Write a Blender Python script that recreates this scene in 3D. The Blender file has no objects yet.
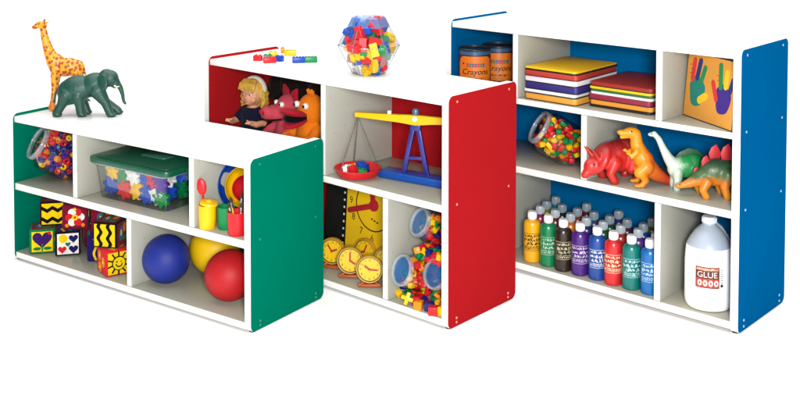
import bpy, bmesh, math, random
from mathutils import Vector as V, Matrix as M, Euler, noise as mnoise
R = random.Random(11)
PI = math.pi
sc = bpy.context.scene
COL = sc.collection

# ------------------------------------------------------------------ materials
def lin(h):
    h = h.lstrip('#')
    out = []
    for i in (0, 2, 4):
        c = int(h[i:i+2], 16)/255
        out.append(c/12.92 if c <= .04045 else ((c+.055)/1.055)**2.4)
    return out
MATS = {}
ALB = .74      # pigments of the toys and laminates, relative to the white paper
def mat(name, hexc, rough=.42, var=.05, scale=9.0, bump=.0, bscale=120.0, spec=.5, sheen=0, metal=0, coat=0, sss=0, gain=1.0):
    if name in MATS: return MATS[name]
    m = bpy.data.materials.new(name); m.use_nodes = True
    nt = m.node_tree; N = nt.nodes; L = nt.links
    b = N['Principled BSDF']
    c = [min(.95, x*(gain if name.startswith('white_paper') or name == 'white_laminate' else gain*ALB)) for x in lin(hexc)]
    tc = N.new('ShaderNodeTexCoord')
    no = N.new('ShaderNodeTexNoise'); no.inputs['Scale'].default_value = scale; no.inputs['Detail'].default_value = 4
    L.new(tc.outputs['Object'], no.inputs['Vector'])
    mx = N.new('ShaderNodeMix'); mx.data_type = 'RGBA'
    mx.inputs[6].default_value = [x*(1-var*1.6) for x in c]+[1]
    mx.inputs[7].default_value = [min(.97, x*(1+var)) for x in c]+[1]
    L.new(no.outputs['Fac'], mx.inputs[0]); L.new(mx.outputs[2], b.inputs['Base Color'])
    mr = N.new('ShaderNodeMapRange'); mr.inputs[3].default_value = max(.03, rough-.08); mr.inputs[4].default_value = min(1, rough+.1)
    L.new(no.outputs['Fac'], mr.inputs[0]); L.new(mr.outputs[0], b.inputs['Roughness'])
    b.inputs['Specular IOR Level'].default_value = spec
    b.inputs['Metallic'].default_value = metal
    if sheen: b.inputs['Sheen Weight'].default_value = sheen
    if coat: b.inputs['Coat Weight'].default_value = coat
    if sss:
        b.inputs['Subsurface Weight'].default_value = sss; b.inputs['Subsurface Radius'].default_value = (.02, .01, .006)
        b.inputs['Subsurface Scale'].default_value = .3
    if bump:
        n2 = N.new('ShaderNodeTexNoise'); n2.inputs['Scale'].default_value = bscale; n2.inputs['Detail'].default_value = 3
        L.new(tc.outputs['Object'], n2.inputs['Vector'])
        bp = N.new('ShaderNodeBump'); bp.inputs['Strength'].default_value = bump; bp.inputs['Distance'].default_value = .002
        L.new(n2.outputs['Fac'], bp.inputs['Height']); L.new(bp.outputs[0], b.inputs['Normal'])
    MATS[name] = m
    return m
def speckle(name, hexc, dot, rough=.5, scale=34, thr=.09):
    """white laminate with a scatter of small marks"""
    m = mat(name, hexc, rough, .05, 5)
    nt = m.node_tree; N = nt.nodes; L = nt.links; b = N['Principled BSDF']
    old = b.inputs['Base Color'].links[0].from_socket
    tc = [n for n in N if n.type == 'TEX_COORD'][0]
    vo = N.new('ShaderNodeTexVoronoi'); vo.inputs['Scale'].default_value = scale
    L.new(tc.outputs['Object'], vo.inputs['Vector'])
    lt = N.new('ShaderNodeMath'); lt.operation = 'LESS_THAN'; lt.inputs[1].default_value = thr
    L.new(vo.outputs['Distance'], lt.inputs[0])
    mx = N.new('ShaderNodeMix'); mx.data_type = 'RGBA'; mx.inputs[7].default_value = lin(dot)+[1]
    ml = N.new('ShaderNodeMath'); ml.operation = 'MULTIPLY'; ml.inputs[1].default_value = .55
    L.new(lt.outputs[0], ml.inputs[0]); L.new(ml.outputs[0], mx.inputs[0]); L.new(old, mx.inputs[6]); L.new(mx.outputs[2], b.inputs['Base Color'])
    return m
def clear(name, tint=(.97, .98, .99), ior=1.4, rough=.06, body=.0, bodycol=(.8, .85, .9)):
    """thin clear plastic: see-through with Fresnel reflections and a little cloudiness"""
    if name in MATS: return MATS[name]
    m = bpy.data.materials.new(name); m.use_nodes = True
    nt = m.node_tree; N = nt.nodes; L = nt.links; N.remove(N['Principled BSDF'])
    out = [n for n in N if n.type == 'OUTPUT_MATERIAL'][0]
    tr = N.new('ShaderNodeBsdfTransparent')
    l2 = N.new('ShaderNodeLayerWeight'); l2.inputs['Blend'].default_value = .5
    p2 = N.new('ShaderNodeMath'); p2.operation = 'POWER'; p2.inputs[1].default_value = 3; L.new(l2.outputs['Facing'], p2.inputs[0])
    tm = N.new('ShaderNodeMix'); tm.data_type = 'RGBA'; tm.inputs[6].default_value = (*tint, 1); tm.inputs[7].default_value = (tint[0]*.42, tint[1]*.47, tint[2]*.52, 1)  # rim tint darkened, standing in for refraction at the edges
    L.new(p2.outputs[0], tm.inputs[0]); L.new(tm.outputs[2], tr.inputs[0])
    gl = N.new('ShaderNodeBsdfGlossy'); gl.inputs['Roughness'].default_value = rough
    lw = N.new('ShaderNodeLayerWeight'); lw.inputs['Blend'].default_value = .5
    pw = N.new('ShaderNodeMath'); pw.operation = 'POWER'; pw.inputs[1].default_value = 2.6; L.new(lw.outputs['Facing'], pw.inputs[0])
    fr = N.new('ShaderNodeMath'); fr.operation = 'MULTIPLY_ADD'; fr.inputs[1].default_value = .75; fr.inputs[2].default_value = .035; L.new(pw.outputs[0], fr.inputs[0])
    mx = N.new('ShaderNodeMixShader'); L.new(fr.outputs[0], mx.inputs[0]); L.new(tr.outputs[0], mx.inputs[1]); L.new(gl.outputs[0], mx.inputs[2])
    last = mx
    if body:
        df = N.new('ShaderNodeBsdfDiffuse'); df.inputs[0].default_value = (*bodycol, 1)
        m2 = N.new('ShaderNodeMixShader'); m2.inputs[0].default_value = body
        L.new(mx.outputs[0], m2.inputs[1]); L.new(df.outputs[0], m2.inputs[2]); last = m2
    L.new(last.outputs[0], out.inputs[0])
    MATS[name] = m
    return m
def paint_by_height(name, stops, rough=.4, axis='Z', nscale=20, namt=.02):
    """toy paint that changes colour over the body: stops = [(object coordinate, hex)]"""
    m = bpy.data.materials.new(name); m.use_nodes = True
    nt = m.node_tree; N = nt.nodes; L = nt.links; b = N['Principled BSDF']
    tc = N.new('ShaderNodeTexCoord'); sx = N.new('ShaderNodeSeparateXYZ'); L.new(tc.outputs['Object'], sx.inputs[0])
    no = N.new('ShaderNodeTexNoise'); no.inputs['Scale'].default_value = nscale; L.new(tc.outputs['Object'], no.inputs[0])
    ma = N.new('ShaderNodeMath'); ma.operation = 'MULTIPLY_ADD'; ma.inputs[1].default_value = namt*2; L.new(no.outputs['Fac'], ma.inputs[0])
    L.new(sx.outputs[axis], ma.inputs[2])
    lo, hi = stops[0][0], stops[-1][0]
    mr = N.new('ShaderNodeMapRange'); mr.inputs[1].default_value = lo+namt; mr.inputs[2].default_value = hi+namt
    L.new(ma.outputs[0], mr.inputs[0])
    cr = N.new('ShaderNodeValToRGB'); L.new(mr.outputs[0], cr.inputs[0])
    e = cr.color_ramp.elements
    while len(e) < len(stops): e.new(.5)
    for i, (p, h) in enumerate(stops):
        e[i].position = (p-lo)/(hi-lo); e[i].color = [x*ALB for x in lin(h)]+[1]
    L.new(cr.outputs[0], b.inputs['Base Color']); b.inputs['Roughness'].default_value = rough
    n2 = N.new('ShaderNodeTexVoronoi'); n2.inputs['Scale'].default_value = 180
    L.new(tc.outputs['Object'], n2.inputs['Vector'])
    bp = N.new('ShaderNodeBump'); bp.inputs['Strength'].default_value = .35; bp.inputs['Distance'].default_value = .001
    L.new(n2.outputs['Distance'], bp.inputs['Height']); L.new(bp.outputs[0], b.inputs['Normal'])
    return m
# ------------------------------------------------------------------ mesh builder
class MB:
    def __init__(s): s.v = []; s.f = []; s.m = []
    def add(s, vs, fs, mi=0, T=None):
        o = len(s.v)
        s.v += [tuple(T @ V(p)) if T else tuple(p) for p in vs]
        for f in fs: s.f.append([o+i for i in f]); s.m.append(mi)
        return s
    def box(s, c, sz, mi=0, T=None, rot=None):
        x, y, z = (d/2 for d in sz)
        vs = [V((a*x, b*y, d*z)) for a in (-1, 1) for b in (-1, 1) for d in (-1, 1)]
        if rot: r = Euler(rot).to_matrix(); vs = [r @ p for p in vs]
        vs = [p+V(c) for p in vs]
        return s.add(vs, [(0,1,3,2),(4,6,7,5),(0,4,5,1),(2,3,7,6),(0,2,6,4),(1,5,7,3)], mi, T)
    def rbox(s, c, sz, r, mi=0, k=3):
        h = sz/2-r; g = []
        for i in range(k): g.append(-h-r*math.tan(PI/4*(1-i/k)))
        g += [-h, -h*.33, h*.33, h]
        for i in range(1, k+1): g.append(h+r*math.tan(PI/4*i/k))
        n = len(g)
        for ax in range(3):
            for sg in (-1, 1):
                vs = []
                for u in g:
                    for v in g:
                        p = [0, 0, 0]; p[ax] = sg*sz/2; p[(ax+1) % 3] = u; p[(ax+2) % 3] = v
                        q = V([max(-h, min(h, x)) for x in p]); d = V(p)-q
                        vs.append(q+d.normalized()*r+V(c))
                s.add(vs, [(i*n+j, (i+1)*n+j, (i+1)*n+j+1, i*n+j+1) for i in range(n-1) for j in range(n-1)], mi)
        return s
    def lathe(s, prof, n=32, mi=0, T=None, cap=True, mis=None):
        vs = []; fs = []
        for r, z in prof:
            for k in range(n): a = 2*PI*k/n; vs.append((r*math.cos(a), r*math.sin(a), z))
        o = len(s.v)
        s.add(vs, [], mi, T)
        for i in range(len(prof)-1):
            for k in range(n):
                s.f.append([o+i*n+k, o+i*n+(k+1) % n, o+(i+1)*n+(k+1) % n, o+(i+1)*n+k]); s.m.append(mis[i] if mis else mi)
        if cap:
            if prof[0][0] > 1e-6: s.f.append([o+k for k in range(n)][::-1]); s.m.append(mis[0] if mis else mi)
            if prof[-1][0] > 1e-6: s.f.append([o+(len(prof)-1)*n+k for k in range(n)]); s.m.append(mis[-1] if mis else mi)
        return s
    def tube(s, pts, rad, n=12, mi=0, T=None, sq=1.0):
        pts = [V(p) for p in pts]
        if not isinstance(rad, (list, tuple)): rad = [rad]*len(pts)
        o = len(s.v); vs = []
        t0 = (pts[1]-pts[0]).normalized()
        up = V((0, 1, 0)) if abs(t0.y) < .9 else V((1, 0, 0))
        nx = t0.cross(up).normalized()
        for i, p in enumerate(pts):
            t = (pts[min(i+1, len(pts)-1)]-pts[max(i-1, 0)]).normalized()
            nx = (nx-t*nx.dot(t)).normalized(); ny = t.cross(nx)
            for k in range(n):
                a = 2*PI*k/n; vs.append(p+nx*math.cos(a)*rad[i]+ny*math.sin(a)*rad[i]*sq)
        fs = []
        for i in range(len(pts)-1):
            for k in range(n): fs.append((i*n+k, i*n+(k+1) % n, (i+1)*n+(k+1) % n, (i+1)*n+k))
        fs.append(tuple(range(n))[::-1]); fs.append(tuple((len(pts)-1)*n+k for k in range(n)))
        return s.add(vs, fs, mi, T)
    def limb(s, pts, rad, n=12, mi=0, T=None):
        """tube with ball ends so it blends in a remesh"""
        s.tube(pts, rad, n, mi, T)
        r = rad if isinstance(rad, (list, tuple)) else [rad]*len(pts)
        for p, q in zip(pts, r): s.ball(p, (q, q, q), mi, T, 10, 7)
        return s
    def ball(s, c, r, mi=0, T=None, n=20, k=12, rot=None):
        if not isinstance(r, (list, tuple)): r = (r, r, r)
        vs = []; fs = []
        rm = Euler(rot).to_matrix() if rot else None
        for i in range(k+1):
            th = PI*i/k
            for j in range(n):
                ph = 2*PI*j/n
                p = V((r[0]*math.sin(th)*math.cos(ph), r[1]*math.sin(th)*math.sin(ph), r[2]*math.cos(th)))
                if rm: p = rm @ p
                vs.append(p+V(c))
        for i in range(k):
            for j in range(n): fs.append((i*n+j, i*n+(j+1) % n, (i+1)*n+(j+1) % n, (i+1)*n+j))
        return s.add(vs, fs, mi, T)
    def prism(s, out, z0, z1, mi=0, T=None, side=None):
        n = len(out)
        vs = [(x, y, z0) for x, y in out]+[(x, y, z1) for x, y in out]
        s.add(vs, [tuple(range(n))[::-1], tuple(range(n, 2*n))], mi, T)
        o = len(s.v)-2*n; sm = mi if side is None else side
        for k in range(n): s.f.append([o+k, o+(k+1) % n, o+n+(k+1) % n, o+n+k]); s.m.append(sm)
        return s
    def ring(s, c, r, rr, n=36, k=10, mi=0, T=None):
        vs = []; fs = []
        for i in range(n):
            a = 2*PI*i/n
            for j in range(k):
                b = 2*PI*j/k; q = r+rr*math.cos(b); vs.append((c[0]+q*math.cos(a), c[1]+q*math.sin(a), c[2]+rr*math.sin(b)))
        for i in range(n):
            for j in range(k): fs.append((i*k+j, ((i+1) % n)*k+j, ((i+1) % n)*k+(j+1) % k, i*k+(j+1) % k))
        return s.add(vs, fs, mi, T)
    def build(s, name, mats, parent=None, bevel=0, seg=2, sharp=35, flat=False, clean=True):
        me = bpy.data.meshes.new(name); me.from_pydata(s.v, [], s.f)
        mats = mats if isinstance(mats, (list, tuple)) else [mats]
        for m in mats: me.materials.append(m)
        me.polygons.foreach_set('material_index', s.m)
        bm = bmesh.new(); bm.from_mesh(me)
        if clean: bmesh.ops.remove_doubles(bm, verts=bm.verts, dist=1e-6)
        bmesh.ops.recalc_face_normals(bm, faces=bm.faces)
        if bevel:
            es = [e for e in bm.edges if len(e.link_faces) == 2 and e.calc_face_angle() > .6]
            bmesh.ops.bevel(bm, geom=es, offset=bevel, segments=seg, affect='EDGES', profile=.5, clamp_overlap=True)
        bm.to_mesh(me); bm.free()
        if not flat:
            me.polygons.foreach_set('use_smooth', [True]*len(me.polygons))
            me.set_sharp_from_angle(angle=math.radians(sharp))
        o = bpy.data.objects.new(name, me); COL.objects.link(o)
        if parent: o.parent = parent
        return o
def organic(name, mb, mats, parent=None, voxel=.004, smooth=6, fac=.5):
    """overlapping closed shapes fused into one continuous skin"""
    me = bpy.data.meshes.new('raw'); me.from_pydata(mb.v, [], mb.f)
    bm = bmesh.new(); bm.from_mesh(me); bmesh.ops.remove_doubles(bm, verts=bm.verts, dist=1e-6); bmesh.ops.recalc_face_normals(bm, faces=bm.faces); bm.to_mesh(me); bm.free()
    o = bpy.data.objects.new('raw', me); COL.objects.link(o)
    r = o.modifiers.new('r', 'REMESH'); r.mode = 'VOXEL'; r.voxel_size = voxel
    s = o.modifiers.new('s', 'SMOOTH'); s.iterations = smooth; s.factor = fac
    dg = bpy.context.evaluated_depsgraph_get()
    m2 = bpy.data.meshes.new_from_object(o.evaluated_get(dg)); m2.name = name
    bpy.data.objects.remove(o); bpy.data.meshes.remove(me)
    m2.materials.clear()
    for m in (mats if isinstance(mats, (list, tuple)) else [mats]): m2.materials.append(m)
    m2.polygons.foreach_set('use_smooth', [True]*len(m2.polygons))
    q = bpy.data.objects.new(name, m2); COL.objects.link(q)
    if parent: q.parent = parent
    return q
def text2d(body, size):
    cu = bpy.data.curves.new('t', 'FONT'); cu.body = body; cu.size = size; cu.align_x = 'CENTER'; cu.align_y = 'CENTER'; cu.resolution_u = 3
    o = bpy.data.objects.new('t', cu); COL.objects.link(o)
    dg = bpy.context.evaluated_depsgraph_get(); me = bpy.data.meshes.new_from_object(o.evaluated_get(dg))
    vs = [tuple(v.co) for v in me.vertices]; fs = [tuple(p.vertices) for p in me.polygons]
    bpy.data.objects.remove(o); bpy.data.curves.remove(cu); bpy.data.meshes.remove(me)
    return vs, fs
# ------------------------------------------------------------------ things
def tag(o, label, cat, group=None, kind=None):
    o['label'] = label; o['category'] = cat
    if group: o['group'] = group
    if kind: o['kind'] = kind
    return o
CAB = {'g': (-1.387, 4.182, math.radians(-35.33), 1.230, .568), 'r': (-.656, 4.317, math.radians(-42.15), 1.222, .766), 'b': (.293, 4.259, math.radians(-42.08), 1.188, .921)}
DEP = .38; TH = .026
def W(n, lx, ly, lz):
    x, y, a, w, h = CAB[n]; c, s = math.cos(a), math.sin(a)
    return V((x+c*lx-s*ly, y+s*lx+c*ly, lz))
def thing(name, label, cat, n=None, p=(0, 0, 0), rot=0, absrot=None, group=None):
    """an Empty at the base of a thing, at cabinet-local point p; rot is about z, relative to the cabinet unless absrot is given"""
    o = bpy.data.objects.new(name, None); COL.objects.link(o); o.empty_display_size = .05
    o.location = W(n, *p) if n else p
    o.rotation_euler = (0, 0, absrot if absrot is not None else (CAB[n][2] if n else 0)+rot)
    return tag(o, label, cat, group)
def dup(o, loc, rot=None, label=None, group=None, mats=None):
    def cp(q, par):
        c = q.copy(); COL.objects.link(c)
        if par: c.parent = par
        for ch in q.children: cp(ch, c)
        return c
    r = cp(o, None); r.location = loc
    if rot is not None: r.rotation_euler = rot
    if label: r['label'] = label
    if group: r['group'] = group
    return r
def recolour(o, m, slot=0):
    """give this copy its own material in one slot without touching the shared mesh"""
    o.material_slots[slot].link = 'OBJECT'; o.material_slots[slot].material = m

# ------------------------------------------------------------------ colours
WHITE = mat('white_laminate', '#e3e2de', .38, .03, 4)
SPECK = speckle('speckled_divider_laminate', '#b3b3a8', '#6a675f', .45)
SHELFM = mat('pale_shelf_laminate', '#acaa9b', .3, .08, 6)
PANEL = {'g': mat('green_laminate', '#00876c', .6, .06, 2.2, .06, 260, .0, gain=.70), 'r': mat('red_laminate', '#cc2329', .6, .06, 2.2, .06, 260, .0, gain=.68), 'b': mat('blue_laminate', '#006eb0', .6, .06, 2.2, .06, 260, .0, gain=.79)}
SCREW = {'g': mat('green_screw_cap', '#2f7f68', .4), 'r': mat('pink_screw_cap', '#e59a86', .4), 'b': mat('pale_blue_screw_cap', '#a9cfe8', .4)}
BLACK = mat('black_plastic', '#121212', .5)
PL = {k: mat(k+'_plastic', h, .36, .05, 14, spec=.3) for k, h in dict(red='#d81e26', yellow='#f8c40a', blue='#1148b4', green='#0a8a4a', white='#f2f1ec', orange='#f28a14', purple='#4a2a94', navy='#1c2274').items()}
CLEAR = clear('clear_plastic', (.985, .99, .99), 1.42, .05, 0)
MILK = clear('frosted_clear_plastic', (.93, .96, .98), 1.45, .2, .17, (.75, .82, .9))
BLUELID = clear('blue_tinted_clear_plastic', (.40, .60, .92), 1.45, .1, .22, (.06, .28, .75))
CLOTH = lambda name, h: mat(name, h, .9, .14, 40, .5, 420, .05, .04)

# ------------------------------------------------------------------ setting
f = MB(); nseg = 14
prof = [(-6, 0), (7.2, 0)]+[(7.2+2.2*math.sin(PI/2*i/nseg), 2.2-2.2*math.cos(PI/2*i/nseg)) for i in range(1, nseg+1)]+[(9.4, 6)]
vs = [(x, y, z) for y, z in prof for x in (-12, 12)]
f.add(vs, [(2*i, 2*i+1, 2*i+3, 2*i+2) for i in range(len(prof)-1)])
fl = f.build('floor', mat('white_paper_sweep', '#fdfdfc', .75, .005, 2)); fl['kind'] = 'structure'

# ------------------------------------------------------------------ cabinets
def rrect(w, h, r, k=6):
    o = []
    for cx, cy, a0 in ((w-r, r, -PI/2), (w-r, h-r, 0), (r, h-r, PI/2), (r, r, PI)):
        for i in range(k+1): a = a0+PI/2*i/k; o.append((cx+r*math.cos(a), cy+r*math.sin(a)))
    return o
YZ = M(((0, 0, 1, 0), (1, 0, 0, 0), (0, 1, 0, 0), (0, 0, 0, 1)))     # prism outline (y,z), thickness along x
def cabinet(n, colour, label, top, shelves, dividers):
    x, y, a, w, h = CAB[n]
    t = thing('shelf_cabinet', label, 'shelf cabinet', n, (0, 0, 0))
    for x0 in (0, w-TH):
        b = MB(); o = rrect(DEP, h-.006, .022)
        T = M.Translation((x0, 0, .006)) @ YZ
        # coloured faces, white edge band all round, with a small round-over
        b.prism(o, 0, TH, 0, T, side=1)
        for zz in [top-.011]+[s[1] for s in shelves if s[0] < .1]+[.02]:
            for yy in (.045, DEP-.045):
                for sx, q in ((x0+TH if x0 else x0, 1 if x0 else -1),):
                    b.lathe([(.0042, 0), (.0042, .0012), (.002, .0018), (0, .0018)], 10, 2, M.Translation((sx, yy, zz)) @ M.Rotation(q*PI/2, 4, 'Y'))
        b.build('end_panel', [PANEL[n], WHITE, SCREW[n]], t, .0)
    MB().box((w/2, DEP/2-.004, top-.011), (w-2*TH-.0006, DEP-.008-.012, .022)).build('top_panel', WHITE, t, .0015)
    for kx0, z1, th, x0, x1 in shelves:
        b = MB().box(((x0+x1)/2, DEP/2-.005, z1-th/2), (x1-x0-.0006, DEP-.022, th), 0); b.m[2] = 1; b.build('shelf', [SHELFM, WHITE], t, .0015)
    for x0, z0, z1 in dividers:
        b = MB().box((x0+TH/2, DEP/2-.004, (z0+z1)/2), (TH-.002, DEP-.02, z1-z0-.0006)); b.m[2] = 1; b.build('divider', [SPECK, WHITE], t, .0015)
    MB().box((w/2, DEP-.0065, (h-.018+.008)/2+.004), (w-2*TH-.0006, .009, h-.018-.008)).build('back_panel', PANEL[n], t, .001)
    for xx in (.02, w-.02):
        for yy in (.03, DEP-.03):
            MB().lathe([(.011, 0), (.012, .002), (.012, .0058)], 14, 0, M.Translation((xx, yy, 0))).build('foot', BLACK, t)
    return t
i0 = TH; GT, GU, GL = .557, .301, .034
cabinet('g', 'green', 'low white cabinet with green end panels, giraffe and elephant on top', GT,
        [(0, GU, .027, TH, 1.23-TH), (0, GL, .024, TH, 1.23-TH)], [(.362, GU, .535), (.951, GU, .535), (.645, GL, GU-.027)])
RT, RM, RB = .755, .408, .034
cabinet('r', 'red', 'middle sized white cabinet with red end panels, faceted jar on top', RT,
        [(0, RM, .025, TH, 1.222-TH), (0, RB, .024, TH, 1.222-TH)], [(.639, RM, .733), (.934, RB, RM-.025)])
BT, B1, B2, B3 = .912, .653, .400, .040
cabinet('b', 'blue', 'tall white cabinet with blue end panels and three rows of shelves', BT,
        [(0, B1, .022, TH, 1.188-TH), (0, B2, .026, TH, 1.188-TH), (0, B3, .026, TH, 1.188-TH)],
        [(.309, B1, .89), (.889, B1, .89), (.602, B2, B1-.022), (.889, B3, B2-.026), (.224, B3, B2-.026)])

# ------------------------------------------------------------------ toy animals on the green cabinet (profile in x-z, facing +x unless said)
def mirror(mb, pts, rad, dy, **k):
    for s in (-1, 1): mb.limb([(p[0], s*dy+(p[1]*s if len(p) > 2 else 0), p[-1]) for p in pts], rad, **k)
def giraffe():
    t = thing('toy_giraffe', 'yellow toy giraffe with brown spots standing behind the elephant', 'toy animal', 'g', (.098, .195, GT), absrot=PI)
    m = bpy.data.materials.new('spotted_giraffe_paint'); m.use_nodes = True
    N = m.node_tree.nodes; L = m.node_tree.links; b = N['Principled BSDF']
    tc = N.new('ShaderNodeTexCoord'); mp = N.new('ShaderNodeMapping'); mp.inputs['Scale'].default_value = (1, .8, .85); L.new(tc.outputs['Object'], mp.inputs[0])
    vo = N.new('ShaderNodeTexVoronoi'); vo.inputs['Scale'].default_value = 76; vo.inputs['Randomness'].default_value = .75; L.new(mp.outputs[0], vo.inputs['Vector'])
    cr = N.new('ShaderNodeValToRGB'); cr.color_ramp.elements[0].position = .40; cr.color_ramp.elements[0].color = [x*ALB for x in lin('#a8441a')]+[1]
    cr.color_ramp.elements[1].position = .50; cr.color_ramp.elements[1].color = [x*ALB for x in lin('#f2a414')]+[1]
    L.new(vo.outputs['Distance'], cr.inputs[0])
    sx = N.new('ShaderNodeSeparateXYZ'); L.new(tc.outputs['Object'], sx.inputs[0])
    mr = N.new('ShaderNodeMapRange'); mr.inputs[1].default_value = .02; mr.inputs[2].default_value = .07; L.new(sx.outputs['Z'], mr.inputs[0])
    mx = N.new('ShaderNodeMix'); mx.data_type = 'RGBA'; mx.inputs[6].default_value = [x*ALB for x in lin('#e07a18')]+[1]; L.new(mr.outputs[0], mx.inputs[0]); L.new(cr.outputs[0], mx.inputs[7])
    L.new(mx.outputs[2], b.inputs['Base Color']); b.inputs['Roughness'].default_value = .45
    q = MB()
    q.ball((-.005, 0, .170), (.058, .030, .037), rot=(0, .10, 0)); q.ball((.035, 0, .182), (.034, .027, .042)); q.ball((-.045, 0, .166), (.03, .026, .034))
    q.limb([(.045, 0, .190), (.066, 0, .235), (.080, 0, .285), (.088, 0, .330)], [.030, .021, .015, .0125])
    q.limb([(.086, 0, .334), (.100, 0, .338), (.122, 0, .327)], [.0155, .0145, .009])
    for s in (-1, 1):
        q.limb([(.083, s*.006, .345), (.080, s*.008, .360)], [.0035, .003]); q.limb([(.080, s*.012, .342), (.070, s*.022, .346)], [.005, .003])
    q.limb([(.036, -.015, .16), (.045, -.016, .085), (.062, -.016, .012)], [.020, .0105, .0105]); q.limb([(.036, .015, .16), (.042, .016, .085), (.048, .016, .012)], [.020, .0105, .0105])
    q.limb([(-.046, -.015, .15), (-.056, -.016, .085), (-.05, -.016, .012)], [.022, .0105, .0105]); q.limb([(-.046, .015, .15), (-.05, .016, .085), (-.066, .016, .012)], [.022, .0105, .0105])
    for x, y in ((.064, -.016), (.05, .016), (-.048, -.016), (-.064, .016)): q.ball((x, y, .008), (.013, .0115, .008))
    q.limb([(-.068, 0, .175), (-.078, 0, .14), (-.078, 0, .105)], [.006, .004, .006])
    organic('body', q, m, t, .0032, 5)
    for s in (-1, 1): MB().ball((.101, s*.0125, .341), .0028, n=10, k=6).build('eye', BLACK, t)
giraffe()
def elephant():
    t = thing('toy_elephant', 'dark green toy elephant walking on top of the green cabinet', 'toy animal', 'g', (.240, .180, GT), absrot=0)
    m = mat('dark_green_rubber', '#114a3e', .42, .18, 30, .8, 150)
    q = MB()
    q.ball((-.035, 0, .105), (.068, .048, .050), rot=(0, -.08, 0)); q.ball((.028, 0, .118), (.055, .045, .047), rot=(0, -.35, 0)); q.ball((-.078, 0, .090), (.036, .040, .045))
    q.ball((.088, 0, .143), (.034, .030, .033)); q.ball((.075, 0, .150), (.03, .028, .03)); q.ball((.108, 0, .126), (.020, .018, .022))
    q.limb([(.112, 0, .128), (.128, 0, .108), (.136, 0, .082), (.140, 0, .055), (.146, 0, .046)], [.014, .0105, .008, .0062, .006])
    q.limb([(-.075, -.022, .085), (-.092, -.024, .045), (-.112, -.024, .012)], [.030, .0185, .0165]); q.limb([(-.055, .022, .085), (-.02, .024, .045), (-.008, .024, .012)], [.028, .0185, .0165])
    q.limb([(-.03, -.024, .08), (-.022, -.025, .045), (-.018, -.025, .012)], [.027, .0185, .017])
    q.limb([(.045, -.022, .10), (.078, -.025, .052), (.094, -.025, .012)], [.032, .0185, .0165]); q.limb([(.035, .022, .095), (.062, .025, .05), (.112, .025, .014)], [.027, .0175, .0155])
    for x, y in ((-.108, -.024), (-.006, .024), (-.013, -.025), (.100, -.025), (.114, .025)): q.ball((x, y, .008), (.0195, .0175, .0085))
    for s in (-1, 1): q.ball((.068, s*.040, .135), (.026, .006, .034), rot=(s*.25, -.25, s*.35))
    q.limb([(-.108, 0, .105), (-.122, 0, .085), (-.126, 0, .05)], [.006, .0045, .005])
    organic('body', q, m, t, .0034, 4)
    for s in (-1, 1):
        MB().tube([(.108, s*.014, .118), (.118, s*.018, .112), (.128, s*.02, .116)], [.0042, .0036, .0015], 10).build('tusk', mat('ivory_plastic', '#eee6cf', .4), t)
        MB().ball((.109, s*.0235, .146), .003, n=10, k=6).build('eye', BLACK, t)
elephant()

# ------------------------------------------------------------------ small loose toys used in many places
def brick_mesh(L_, W_, H_, ns):
    b = MB().box((0, 0, 0), (L_, W_, H_))
    for i in range(ns[0]):
        for j in range(ns[1]):
            b.lathe([(W_*.19, H_/2-.0005), (W_*.19, H_/2+.0035), (0, H_/2+.0035)], 12, 0, M.Translation(((i-(ns[0]-1)/2)*L_/ns[0], (j-(ns[1]-1)/2)*W_/ns[1], 0)), cap=False)
    return b
def pack(num, ok, box, mind, prefer=None, tries=9000):
    pts = []
    for _ in range(tries):
        p = V([R.uniform(a, b) for a, b in box])
        if not ok(p): continue
        if all((p-q).length > mind for q in pts): pts.append(p)
        if len(pts) >= num: break
    return pts
def rrot(): return (R.uniform(0, 6.28), R.uniform(0, 6.28), R.uniform(0, 6.28))
def scatter(protos, pts, Tm, palette, place, kind, group):
    """protos: list of single-mesh objects; every copy is a thing of its own"""
    for i, p in enumerate(pts):
        pr = protos[i % len(protos)]; c = R.choice(palette)
        o = pr.copy(); COL.objects.link(o)
        o.location = Tm @ p; o.rotation_euler = rrot(); recolour(o, PL[c])
        tag(o, f'{c} {kind} {place}', kind.split()[-1], group)
    for p in protos: bpy.data.objects.remove(p)

def jar(label, n, base, axis, r, L_, rn, cat='jar', lidmat=MILK, discmat=CLEAR, name='toy_jar', mouth=None):
    """clear plastic jar lying tipped: base point (cabinet-local), axis from base to mouth"""
    t = bpy.data.objects.new(name, None); COL.objects.link(t); t.empty_display_size = .05
    tag(t, label, cat)
    ax = V(axis).normalized(); a = CAB[n][2]; ca, sa = math.cos(a), math.sin(a)
    axw = V((ca*ax.x-sa*ax.y, sa*ax.x+ca*ax.y, ax.z))
    q = V((0, 0, 1)).rotation_difference(axw)
    t.location = W(n, *base); t.rotation_mode = 'QUATERNION'; t.rotation_quaternion = q
    Tm = M.Translation(t.location) @ q.to_matrix().to_4x4()
    pf = [(0, .002), (r*.7, 0), (r*.9, .004), (r*.985, .016), (r, .04), (r, L_*.68), (r*.96, L_*.77), (rn*1.05, L_*.86), (rn*.97, L_*.9), (rn*.97, L_*.94)]
    MB().lathe(pf, 40, cap=False).build('jar_body', CLEAR, t, clean=True)
    b = MB().lathe([(rn*1.0, L_*.905), (rn*1.07, L_*.91), (rn*1.09, L_*.93), (rn*1.09, L_-.004), (rn*1.05, L_), (rn*.90, L_), (rn*.88, L_-.003), (rn*.88, L_-.008)], 40, cap=False)
    lid = b.build('lid', lidmat, t)
    MB().lathe([(rn*.9, L_-.0085), (rn*.5, L_-.0075), (0, L_-.007)], 40, cap=False).build('lid_disc', discmat, lid)
    return t, Tm

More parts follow.
